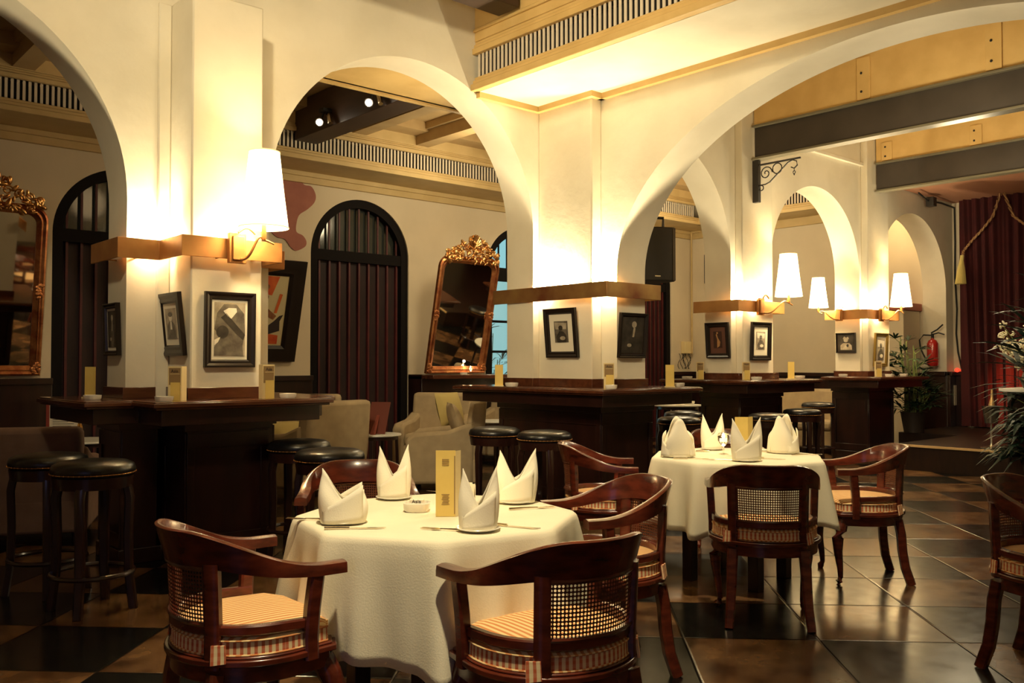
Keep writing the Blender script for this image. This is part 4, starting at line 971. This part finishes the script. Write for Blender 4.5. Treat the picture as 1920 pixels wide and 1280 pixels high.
for loc, rz, lb, s in (((1.82, 6.12, Z1), 20, 'white ashtray at the left wing of the left counter', .9), ((2.07, 5.56, Z1), 10, 'white ashtray beside the menu holder at the corner of the left counter', .92), ((2.90, 5.56, Z1), 10, 'white ashtray at the right end of the left counter', .92),
    ((5.50, 6.22, Z2), 0, 'white ashtray at the left end of the centre counter', 1.), ((5.62, 5.10, Z2), 40, 'white ashtray at the front corner of the centre counter', .95), ((6.56, 5.14, Z2), 0, 'white ashtray at the right end of the centre counter', 1.),
    ((8.60, 6.60, Z3), 0, 'white ashtray left of the pier under the iron bracket', 1.), ((8.88, 5.84, Z3), 0, 'white ashtray at the front of the pier under the iron bracket', 1.), ((9.92, 5.92, Z3), 0, 'white ashtray at the right of the pier under the iron bracket', 1.1),
    ((11.68, 6.3, Z4), 0, 'white ashtray at the left of the farthest counter', 1.), ((12.05, 5.82, Z4), 0, 'white ashtray at the front of the farthest counter', 1.), ((12.75, 5.95, Z4), 0, 'white ashtray at the right end of the farthest counter', 1.)):
    ashtray(loc, radians(rz), lb, s)['group'] = 'ashtrays on the bar counters'

# ================================================================= BAR STOOLS
def make_stool():
    t = thing('bar_stool', '', 'bar stool', group='leather bar stools round the piers')
    mb = MB(); mb.lathe([(.002, .722), (.205, .722), (.213, .735), (.215, .755), (.205, .782), (.175, .797), (.10, .806), (.002, .808)], n=40); s_ = mb.build('seat_pad', LEATH, t, angle=60)
    mb = MB()
    for k in range(48): a = 2 * pi * k / 48; mb.ell((.215 * cos(a), .215 * sin(a), .738), (.0035, .0035, .0035), 6, 4)
    mb.tube([(.2145 * cos(2 * pi * k / 48), .2145 * sin(2 * pi * k / 48), .738) for k in range(49)], .0015, 4, cap=False); bm_merge(mb); mb.build('upholstery_nails', BRASS, s_)
    mb = MB(); mb.lathe([(.17, .66), (.200, .66), (.205, .70), (.208, .722), (.17, .722)], n=40, cap=False); mb.build('seat_ring', DARKW, t)
    for k in range(4):
        a = pi / 4 + k * pi / 2; ca, sa = cos(a), sin(a)
        mb = MB(); mb.tube([(.17 * ca, .17 * sa, .715), (.192 * ca, .192 * sa, .60), (.185 * ca, .185 * sa, .40), (.19 * ca, .19 * sa, .2), (.215 * ca, .215 * sa, .0)], lambda q: .030 - .008 * q, 8, sq=.022, up=(ca, sa, .01)); mb.build('leg', DARKW, t)
    mb = MB(); mb.tube([(.205 * cos(2 * pi * k / 32), .205 * sin(2 * pi * k / 32), .20) for k in range(33)], .014, 8, cap=False); mb.build('foot_ring', DARKW, t)
    return t
st0 = make_stool(); f_ = True
for x, y, az, lb in ((1.55, 5.18, 10, 'bar stool in front of the left counter, second from the left edge'), (1.47, 5.74, 30, 'bar stool at the far left, in front of the taupe sofa'),
    (2.84, 4.90, 5, 'bar stool right of the left counter, nearest the round-backed chair'), (3.02, 5.62, 40, 'bar stool tucked behind another at the right of the left counter'),
    (4.85, 5.10, 15, 'right one of the two bar stools left of the centre counter'), (4.82, 5.66, 50, 'left one of the two bar stools left of the centre counter'),
    (7.95, 6.15, 20, 'bar stool in front of the small round table with the candle'), (7.1, 5.55, 0, 'low-looking bar stool right of the centre counter behind the leftmost far napkin'),
    (8.25, 5.28, 30, 'bar stool in front of the counter under the iron bracket'), (9.35, 5.55, 10, 'bar stool at the right end of the counter under the iron bracket'), (11.1, 6.35, 0, 'farthest bar stool, beside the farthest counter')):
    if f_: o = st0; o.location = (x, y, 0); o.rotation_euler[2] = radians(az); o['label'] = lb; f_ = False
    else: dup(st0, (x, y, 0), radians(az), lb)

# ================================================================= LOUNGE FURNITURE
def armchair(loc, az, label, m=UPHB, w_=.86, hb=.95, d_=.82, sofa=False, cush=1):
    t = thing('sofa' if sofa else 'armchair', label, 'sofa' if sofa else 'armchair', loc, radians(az - 90))
    mb = MB(); mb.box(-w_ / 2 + .02, w_ / 2 - .02, -d_ / 2 + .02, d_ / 2 - .04, .08, .34); mb.build('base', m, t, bevel=.03)
    for k in range(cush):
        a = -w_ / 2 + .15 + (w_ - .30) * k / cush; b = a + (w_ - .30) / cush
        mb = MB(); mb.box(a + .003, b - .003, -d_ / 2 + .22, d_ / 2, .34, .48); mb.build('seat_cushion', m, t, bevel=.045)
    for sx in (-1, 1):
        mb = MB(); x0, x1 = sorted((sx * w_ / 2, sx * (w_ / 2 - .15)))
        P = [(-d_ / 2 + .1, .08), (d_ / 2 - .02, .08), (d_ / 2 - .02, .54), (d_ / 2 - .10, .60), (-.05, .63), (-d_ / 2 + .1, .72)]
        mb.prism(P, x0, x1, fn=lambda a, b, c: (c, a, b)); mb.build('arm', m, t, bevel=.035)
    mb = MB(); P = [(-d_ / 2 + .06, .08), (-d_ / 2 + .26, .08), (-d_ / 2 + .22, .45), (-d_ / 2 + .13, hb), (-d_ / 2 - .04, hb), (-d_ / 2, .45)]
    mb.prism(P, -w_ / 2 + .03, w_ / 2 - .03, fn=lambda a, b, c: (c, a, b)); mb.build('backrest', m, t, bevel=.045)
    for sx in (-1, 1):
        for sy in (-1, 1):
            mb = MB(); mb.lathe([(.022, 0), (.03, .08)], (sx * (w_ / 2 - .08), sy * (d_ / 2 - .1)), 10); mb.build('leg', DARKW, t)
    return t
armchair((1.55, 7.75, 0), 66, 'taupe sofa seen from behind at the left edge', UPHP, 1.5, .86, .85, True, 2)
armchair((4.62, 8.30, 0), 100, 'beige armchair seen from behind right of the left counter')
armchair((5.20, 9.62, 0), 230, 'beige armchair by the wall behind the one right of the left counter')
armchair((5.90, 7.75, 0), 140, 'beige armchair in front, side-on, with a pillow on it')
armchair((6.70, 9.0, 0), 215, 'beige armchair facing the camera in front of the mirror ledge')
armchair((8.15, 9.45, 0), 190, 'beige armchair glimpsed behind the left end of the centre counter')
armchair((12.35, 7.45, 0), 200, 'beige sofa between the two far counters', UPHB, 1.5, .93, .85, True, 2)
def pillow(loc, rot, label, m, s=.42, ratio=1.):
    mb = MB(); n = 14
    def f(sg): return lambda u, v: ((u - .5) * s * ratio * (1 - .08 * (4 * (v - .5) ** 2) * 0 + .0), sg * (.075 * (sin(pi * u) * sin(pi * v)) ** .45), (v - .5) * s)
    mb.grid(f(-1), n, n); mb.grid(f(1), n, n, flip=True); bm_merge(mb); o = mb.build('throw_pillow', m, None, angle=80); o.location = loc; o.rotation_euler = rot; tag(o, label, 'pillow'); return o
pillow((6.02, 7.72, .70), (radians(-20), 0, radians(60)), 'beige pillow leaning on the side-on armchair', UPHB)
pillow((6.38, 8.30, .80), (radians(-15), 0, radians(20)), 'mustard pillow on the armchair facing the camera', UPHY, .38, 1.3)
pillow((4.50, 8.5, .62), (radians(-70), 0, radians(10)), 'mustard pillow lying on the armchair right of the left counter', UPHY, .42, 1.4)
def side_table(loc, r, h_, label, m=WHITE):
    t = thing('side_table', label, 'side table', loc); mb = MB(); mb.lathe([(.002, h_ - .02), (r - .006, h_ - .02), (r, h_ - .012), (r - .003, h_), (.002, h_)], n=44); mb.build('table_top', m, t, angle=30)
    mb = MB(); mb.lathe([(r * .8, h_ - .06), (r * .86, h_ - .06), (r * .86, h_ - .02), (r * .8, h_ - .02)], n=36, cap=False); mb.build('rim', DARKW, t)
    for k in range(4):
        a = pi / 4 + k * pi / 2; mb = MB(); mb.tube([(r * .8 * cos(a), r * .8 * sin(a), h_ - .03), (r * .86 * cos(a), r * .86 * sin(a), 0)], .017, 8); mb.build('leg', DARKW, t)
    return t
side_table((5.42, 8.32, 0), .25, .56, 'small round white side table carrying the red menu stand')
side_table((7.45, 8.72, 0), .26, .60, 'small white side table at the left end of the centre counter')
side_table((10.2, 8.0, 0), .34, .74, 'round white table with a candle seen between two counters')
side_table((2.78, 9.62, 0), .36, .56, 'white side table behind the taupe sofa')
t = thing('menu_stand', 'reddish-brown easel menu stand on the small side table', 'menu stand', (5.42, 8.32, .562), radians(-55))
mb = MB(); mb.add([(-.12, -.06, 0), (.10, -.06, 0), (.13, .03, .34), (-.09, .03, .34)], [(0, 1, 2, 3)]); mb.build('board', mat('red_brown_board', (.16, .035, .02), .5), t, smooth=False, solid=.012)
mb = MB(); mb.add([(-.03, -.16, 0), (.03, -.16, 0), (.02, -.01, .2), (-.01, -.01, .2)], [(0, 1, 2, 3)]); mb.build('easel_strut', mat('red_strut', (.24, .05, .03), .5), t, smooth=False, solid=.01)
t = thing('menu_card', 'printed menu board behind the taupe sofa at the left', 'menu', (2.62, 9.68, .562), radians(-30))
mb = MB(); mb.box(-.14, .14, 0, .01, 0, .36); mb.build('page', MATB, t, smooth=False); mb = MB(); mb.box(-.17, -.14, -.005, .015, 0, .37); mb.build('spine', REDW, t, smooth=False)
mb = MB()
for k in range(12): mb.box(-.11, .06 + .03 * sin(k * 2.1), -.002, 0, .07 + .022 * k, .075 + .022 * k)
mb.build('printed_lines', PHOTOM, t, smooth=False)
t = thing('sauce_bottle', 'small amber bottle before the printed menu behind the taupe sofa', 'bottle', (2.70, 9.46, .562)); mb = MB(); mb.lathe([(.002, 0), (.028, 0), (.03, .12), (.02, .16), (.012, .2), (.012, .25), (.002, .25)], n=18); mb.build('bottle_body', AMBER, t); mb = MB(); mb.lathe([(.014, .25), (.02, .27), (.014, .30), (.002, .30)], n=12); mb.build('cap', GOLDF, t)
candle((10.1, 7.9, .742), 'small lit candle glass on the round table between two counters', 1.25, gm=FROST)
t = ashtray((10.4, 7.95, .742), 0, 'white ashtray on the round table between two counters', 1.3)

# ================================================================= SPEAKERS, PIPES, BOXES
t = thing('loudspeaker', 'large black loudspeaker hanging through the arch right of the centre pier', 'loudspeaker', (9.35, 7.75, 2.40), radians(-25))
mb = MB(); mb.prism([(-.24, -.2), (.24, -.2), (.16, .24), (-.16, .24)], 0, .72); mb.build('cabinet', SPEAK, t, bevel=.012)
mb = MB(); mb.box(.20, .245, -.21, -.02, .01, .71); mb.build('side_panel', SPEAKG, t, bevel=.006)
mb = MB(); mb.box(-.22, .19, -.215, -.203, .02, .70); mb.build('grille_cloth', SPEAK, t)
mb = MB(); mb.tube([(-.14, -.05, .71), (-.14, -.05, .86), (.14, -.05, .86), (.14, -.05, .71)], .022, 6); mb.tube([(0, -.05, .86), (0, -.05, 2.02)], .018, 6); mb.build('hanging_yoke', IRON, t)
mb = MB(); mb.box(-.06, .02, -.219, -.216, .06, .075); mb.build('badge', SILVER, t, smooth=False)
t = thing('loudspeaker', 'small black wall speaker just left of the pier under the iron bracket', 'loudspeaker', (13.45, 9.72, 2.75), radians(-60)); mb = MB(); mb.box(-.16, .16, -.12, .12, 0, .52); mb.build('cabinet', SPEAK, t, bevel=.01); mb = MB(); mb.box(-.14, .14, -.128, -.12, .02, .50); mb.build('grille_cloth', SPEAK, t); mb = MB(); mb.tube([(0, .1, .3), (.1, .25, .3)], .02, 6); mb.build('wall_mount', IRON, t)
mb = MB(); mb.tube([(13.5, YB - .1, 3.74), (13.5, YB - .1, 1.9), (13.5, YB - .1, 1.5)], .018, 8); mb.tube([(13.5, YB - .1, 3.74), (13.5, YB - .3, 3.74)], .02, 8); tag(mb.build('conduit_pipe', OCHRE2), 'thin painted pipe running up the corner by the speakers', 'pipe')
mb = MB(); mb.box(13.30, 13.48, YB - .10, YB - .005, 1.5, 1.72); tag(mb.build('junction_box', CARDP, bevel=.008), 'pale electrical box low on the wall by the corner pipe', 'electrical box')
mb = MB(); rnd = random.Random(3)
for k in range(7):
    x = 13.2 + .05 * k; mb.tube([(x + .04 * sin(q * .9 + k), YB - .04 - .02 * (k % 3), 1.5 - .04 * q + .0 * k) for q in range(8)], .006, 5)
tag(mb.build('loose_cables', RUBBER), 'tangle of loose cables under the pale electrical box', 'cable')

# wrought iron bracket
t = thing('iron_bracket', 'black wrought iron scroll bracket on the pier below the nearer beam', 'bracket', (9.24, 6.08, 3.23))
mb = MB(); mb.box(-.025, .03, -.06, .02, 0, .50); mb.build('back_plate', IRON, t, bevel=.003)
mb = MB(); mb.tube([(0, -.06, .44), (0, -.60, .44)], .012, 6); mb.build('top_bar', IRON, t)
mb = MB()
mb.tube([(0, -.06, .20), (0, -.14, .20), (0, -.20, .22), (0, -.44, .41), (0, -.50, .43), (0, -.55, .41), (0, -.56, .36), (0, -.52, .33), (0, -.48, .35)], .008, 6); mb.build('diagonal_scroll', IRON, t)
mb = MB(); mb.tube([(0, -.15 - .085 * (1 - q / 30) * cos(q * .38), .33 + .085 * (1 - q / 30) * sin(q * .38)) for q in range(27)], .007, 6); mb.build('spiral', IRON, t)
mb = MB(); mb.tube([(0, -.30 + .06 * cos(2 * pi * q / 24), .365 + .06 * sin(2 * pi * q / 24)) for q in range(25)], .007, 6, cap=False); mb.build('ring', IRON, t); mb = MB(); mb.tube([(0, -.085 + .03 * cos(2 * pi * q / 16), .165 + .03 * sin(2 * pi * q / 16)) for q in range(17)], .007, 6, cap=False); mb.build('ring', IRON, t)
mb = MB(); mb.tube([(0, -.52, .33), (0, -.52, .30)], .005, 6); mb.tube([(0, -.52 + .015 * cos(2 * pi * q / 12), .285 + .015 * sin(2 * pi * q / 12)) for q in range(13)], .005, 6, cap=False); mb.ell((0, -.52, .26), (.008, .008, .012), 8, 6); mb.build('hook', IRON, t)

# ================================================================= STAGE SIDE
t = thing('stage_pier', 'square block pier with a reddish cap beside the tall palm', 'pillar', (14.15, 6.60, 0))
mb = MB(); mb.box(0, .58, 0, .55, 0, 2.17); mb.build('shaft', PILLB, t, bevel=.01); mb = MB(); mb.box(-.03, .60, -.03, .58, 2.17, 2.29); mb.build('cap', TEAL, t, bevel=.01); mb = MB(); mb.box(0, .58, -.04, 0, 0, 1.17); mb.build('wainscot_panel', DARKW, t)
# curtain
t = thing('stage_curtain', 'dark red velvet stage curtain with deep vertical folds', 'curtain')
mb = MB(); y0, y1 = 6.02, 1.0; R = []
def cur(u, v):
    y = y0 + (y1 - y0) * u; z = .33 + (3.60) * v
    a = 2 * pi * u * 34 + 1.2 * sin(u * 21)
    shift = .09 * (1 - v) * (1 if u > .0 else 0)
    return (14.86 + .045 * sin(a) + .018 * sin(a * 2.3 + 1), y - shift * max(0, 1 - u * 6), z)
mb.grid(cur, 520, 6); mb.build('drape', VELVET, t, angle=80)
t = thing('curtain_cord', 'twisted gold cord swags with a tassel at the curtain edge', 'curtain cord')
def cord(P, name='cord_swag'):
    mb = MB(); V = [Vector(p) for p in P]; Q = []
    for k in range(len(V) - 1):
        for q in range(10): Q.append(V[k].lerp(V[k + 1], q / 10))
    Q.append(V[-1])
    for ph in (0, pi): mb.tube([p + Vector((.012 * cos(i * .9 + ph), .012 * sin(i * .9 + ph), 0)) for i, p in enumerate(Q)], .014, 6)
    mb.build(name, GOLDC, t)
XC = 14.68
cord([(XC, 5.32, 4.05), (XC, 5.33, 3.92), (XC, 5.44, 3.58), (XC, 5.60, 3.39), (XC, 5.76, 3.23), (XC, 5.88, 3.09), (XC, 5.90, 3.0)])
cord([(XC, 5.30, 4.05), (XC, 5.27, 3.89), (XC, 5.15, 3.55), (XC, 5.0, 3.41), (XC, 4.8, 3.33), (XC, 4.4, 3.28)])
mb = MB(); mb.tube([(XC, 5.90, 3.02), (XC, 5.91, 2.94)], .03, 8)
for k in range(26):
    a = 2 * pi * k / 26; mb.tube([(XC + .02 * cos(a), 5.91 + .02 * sin(a), 2.94), (XC + .05 * cos(a), 5.92 + .05 * sin(a), 2.78), (XC + .07 * cos(a), 5.93 + .075 * sin(a), 2.57)], .009, 5)
mb.build('tassel', TASSEL, t)
mb = MB(); P = [(15.03, 6.155, 3.85), (15.03, 6.15, 3.3), (15.03, 6.16, 2.7), (15.02, 6.13, 2.2), (15.03, 6.15, 1.8), (15.02, 6.12, 1.5), (15.0, 6.06, 1.24)]
mb.tube(P, .014, 6); mb.tube([(13.4, 6.0, 3.86), (13.8, 6.05, 3.80), (14.4, 6.1, 3.84), (15.02, 6.15, 3.84)], .014, 6); tag(mb.build('power_cable', RUBBER), 'black cable hanging beside the left edge of the red curtain', 'cable')
mb = MB(); mb.box(13.85, 13.97, 5.98, 6.10, 3.72, 3.86); tag(mb.build('stage_clamp', IRON, bevel=.006), 'small black clamp box on the ceiling cable above the arch', 'clamp')
# red indicator and notices on the wainscot
mb = MB(); mb.ell((14.93, 6.10, 1.215), (.04, .04, .035), 12, 8); mb.ell((14.93, 6.02, 1.21), (.03, .03, .03), 12, 8); tag(mb.build('indicator_light', mat('red_indicator', (.6, .03, .02), .3, emit=(1, .05, .02), estr=1.2)), 'small red light at the top of the dark wainscot by the curtain', 'light')
mb = MB(); mb.box(14.90, 15.0, 6.138, 6.144, .65, .97); o = mb.build('wall_notice', NOTICE, smooth=False); tag(o, 'tall pale notice on the dark wainscot left of the curtain', 'sign')
mb = MB(); mb.box(14.985, 14.99, 6.0, 6.05, .40, .50); tag(mb.build('wall_socket', NOTICE, smooth=False), 'small pale socket below the tall notice', 'socket')
# fire extinguisher
t = thing('fire_extinguisher', 'red fire extinguisher hung on the wall right of the palm', 'fire extinguisher', (14.64, 6.36, 1.28), -pi / 2); 
mb = MB(); mb.lathe([(.002, 0), (.07, 0), (.085, .02), (.085, .36), (.06, .41), (.025, .43), (.025, .45)], n=28); o = mb.build('cylinder', REDX, t); 
mb = MB(); mb.tube([(0, 0, .44), (0, 0, .52)], .022, 10); mb.tube([(-.02, 0, .50), (.10, -.01, .53), (.19, -.01, .50)], .012, 6); mb.tube([(-.02, 0, .53), (.08, -.01, .58), (.17, -.01, .66)], .012, 6); mb.build('valve', RUBBER, t)
mb = MB(); mb.tube([(0, 0, .49), (-.14, -.01, .50), (-.20, -.02, .42), (-.18, -.03, .28), (-.12, -.06, .18), (-.08, -.08, .12)], .012, 8); mb.build('hose', RUBBER, t)
mb = MB(); mb.box(-.03, .03, .08, .14, .25, .33); mb.build('wall_hook', IRON, t)
# palms
def frond_fan(mb, base, d, L_, n, w_, rnd, droop=.25):
    d = Vector(d).normalized(); side = d.cross(Vector((0, 0, 1))); side = side.normalized() if side.length > .1 else Vector((1, 0, 0)); up = side.cross(d)
    for k in range(n):
        a = (k / (n - 1) - .5) * 2.6; dd = (d * cos(a) + side * sin(a) + up * rnd.uniform(-.25, .25)).normalized(); l = L_ * rnd.uniform(.75, 1.1)
        ws = dd.cross(Vector((rnd.uniform(-.3, .3), rnd.uniform(-.3, .3), 1))).normalized() * w_
        P = [Vector(base), Vector(base) + dd * l * .35, Vector(base) + dd * l * .7 - Vector((0, 0, droop * l * .25)), Vector(base) + dd * l - Vector((0, 0, droop * l * .8))]
        W = (.25, 1., .8, .05); vs = []
        for p, q in zip(P, W): vs += [p - ws * q, p + ws * q]
        mb.add(vs, [(0, 1, 3, 2), (2, 3, 5, 4), (4, 5, 7, 6)])
def palm(loc, label, stems, seed, m=LEAF, L_=.34, n=8, w_=.016, hgt=(.5, 1.6), spread=.35, droop=.25, pot=.18):
    rnd = random.Random(seed); t = thing('potted_palm', label, 'potted plant', loc)
    mb = MB(); mb.lathe([(.002, 0), (pot * .75, 0), (pot, .28), (pot * 1.05, .30), (pot * .9, .30), (pot * .85, .26), (.002, .25)], n=24); mb.build('pot', POT, t)
    sm, lf = MB(), MB()
    for k in range(stems):
        a = rnd.uniform(0, 2 * pi); r = rnd.uniform(0, spread); h_ = rnd.uniform(*hgt); top = Vector((r * cos(a), r * sin(a), h_)); b = Vector((pot * .5 * cos(a), pot * .5 * sin(a), .25))
        sm.tube([b, b.lerp(top, .5) + Vector((0, 0, .05)), top], .007, 5)
        for q in range(3):
            aa = a + rnd.uniform(-1.5, 1.5); f = rnd.uniform(.55, 1.); p = b.lerp(top, f); d = Vector((cos(aa), sin(aa), rnd.uniform(.1, .9))); e = p + d.normalized() * rnd.uniform(.08, .2)
            sm.tube([p, e], .004, 4); frond_fan(lf, e, d, L_ * rnd.uniform(.7, 1.), n, w_, rnd, droop)
    sm.build('stems', STEM, t); lf.build('foliage', m, t, smooth=False); return t
palm((13.20, 6.02, .312), 'tall rhapis palm beside the farthest counter', 26, 11, LEAF, .28, 8, .016, (.3, 1.42), .24)
palm((9.95, 3.22, 0), 'large drooping palm at the right edge before the stage', 22, 23, LEAFD, .42, 9, .020, (.35, 1.05), .22, .5, .2)
palm((9.45, 2.98, 0), 'tall palm whose upper fronds enter at the right edge', 12, 31, LEAFD, .50, 7, .024, (1.55, 2.15), .30, .2, .2)
palm((9.55, 11.4, 0), 'small palm outside the window beside the centre pier', 9, 41, LEAF, .38, 9, .014, (.9, 1.9), .35, .3, .2)
# shelf with orchids
t = thing('flower_stand', 'stand with a pale edged top beneath the white flowers', 'stand', (10.55, 3.52, 0)); mb = MB(); mb.box(-.26, .4, -.5, .26, 1.02, 1.06); mb.build('stand_top', WHITE, t, bevel=.006)
mb = MB(); mb.box(-.2, .3, -.4, .2, 0, 1.02); mb.build('stand_body', DARKW, t, bevel=.01)
t = thing('orchid_arrangement', 'white orchid flowers in a dark vase at the right edge', 'flowers', (10.55, 3.56, 1.06)); mb = MB(); mb.lathe([(.002, 0), (.06, 0), (.09, .08), (.06, .17), (.075, .2)], n=20); mb.build('vase', POT, t)
rnd = random.Random(5); st, fl_ = MB(), MB()
for k in range(18):
    a = rnd.uniform(0, 2 * pi); r = rnd.uniform(.1, .34); h_ = rnd.uniform(.28, .72); top = Vector((r * cos(a), r * sin(a), h_)); b = Vector((0, 0, .15)); mid = b.lerp(top, .6) + Vector((0, 0, .06)); st.tube([b, mid, top], .004, 4)
    for q in range(9):
        f = .35 + .65 * q / 8; p = b.lerp(top, f) + Vector((rnd.uniform(-.04, .04), rnd.uniform(-.04, .04), rnd.uniform(-.03, .05)))
        for z in range(3):
            aa = rnd.uniform(0, 6.3); fl_.ell(p + Vector((.022 * cos(aa), .022 * sin(aa), .014 * z - .014)), (.024, .024, .009), 6, 4, tr=Matrix.Rotation(rnd.uniform(0, 3), 3, 'X'))
st.build('flower_stems', STEM, t); fl_.build('blossoms', PETAL, t)
# wine bucket stand
t = thing('wine_bucket_stand', 'silver wine bucket on a stand with a bottle, on the stage', 'wine bucket', (11.42, 4.28, .312)); mb = MB(); mb.lathe([(.002, 0), (.12, 0), (.12, .01), (.02, .03), (.012, .06), (.012, .30)], n=24); mb.build('stand', SILVER, t)
mb = MB(); mb.lathe([(.002, .30), (.07, .30), (.095, .48), (.105, .5), (.09, .48), (.065, .32), (.002, .32)], n=28); mb.build('bucket', mat('pewter', (.22, .2, .17), .35, .9), t); mb = MB(); mb.tube([(0, 0, .33), (.02, 0, .52), (.03, 0, .60), (.035, 0, .70)], lambda q: (.036, .034, .016, .013)[min(3, int(q * 3.99))], 14); mb.build('bottle', mat('foil_neck', (.5, .32, .14), .35, .6), t)
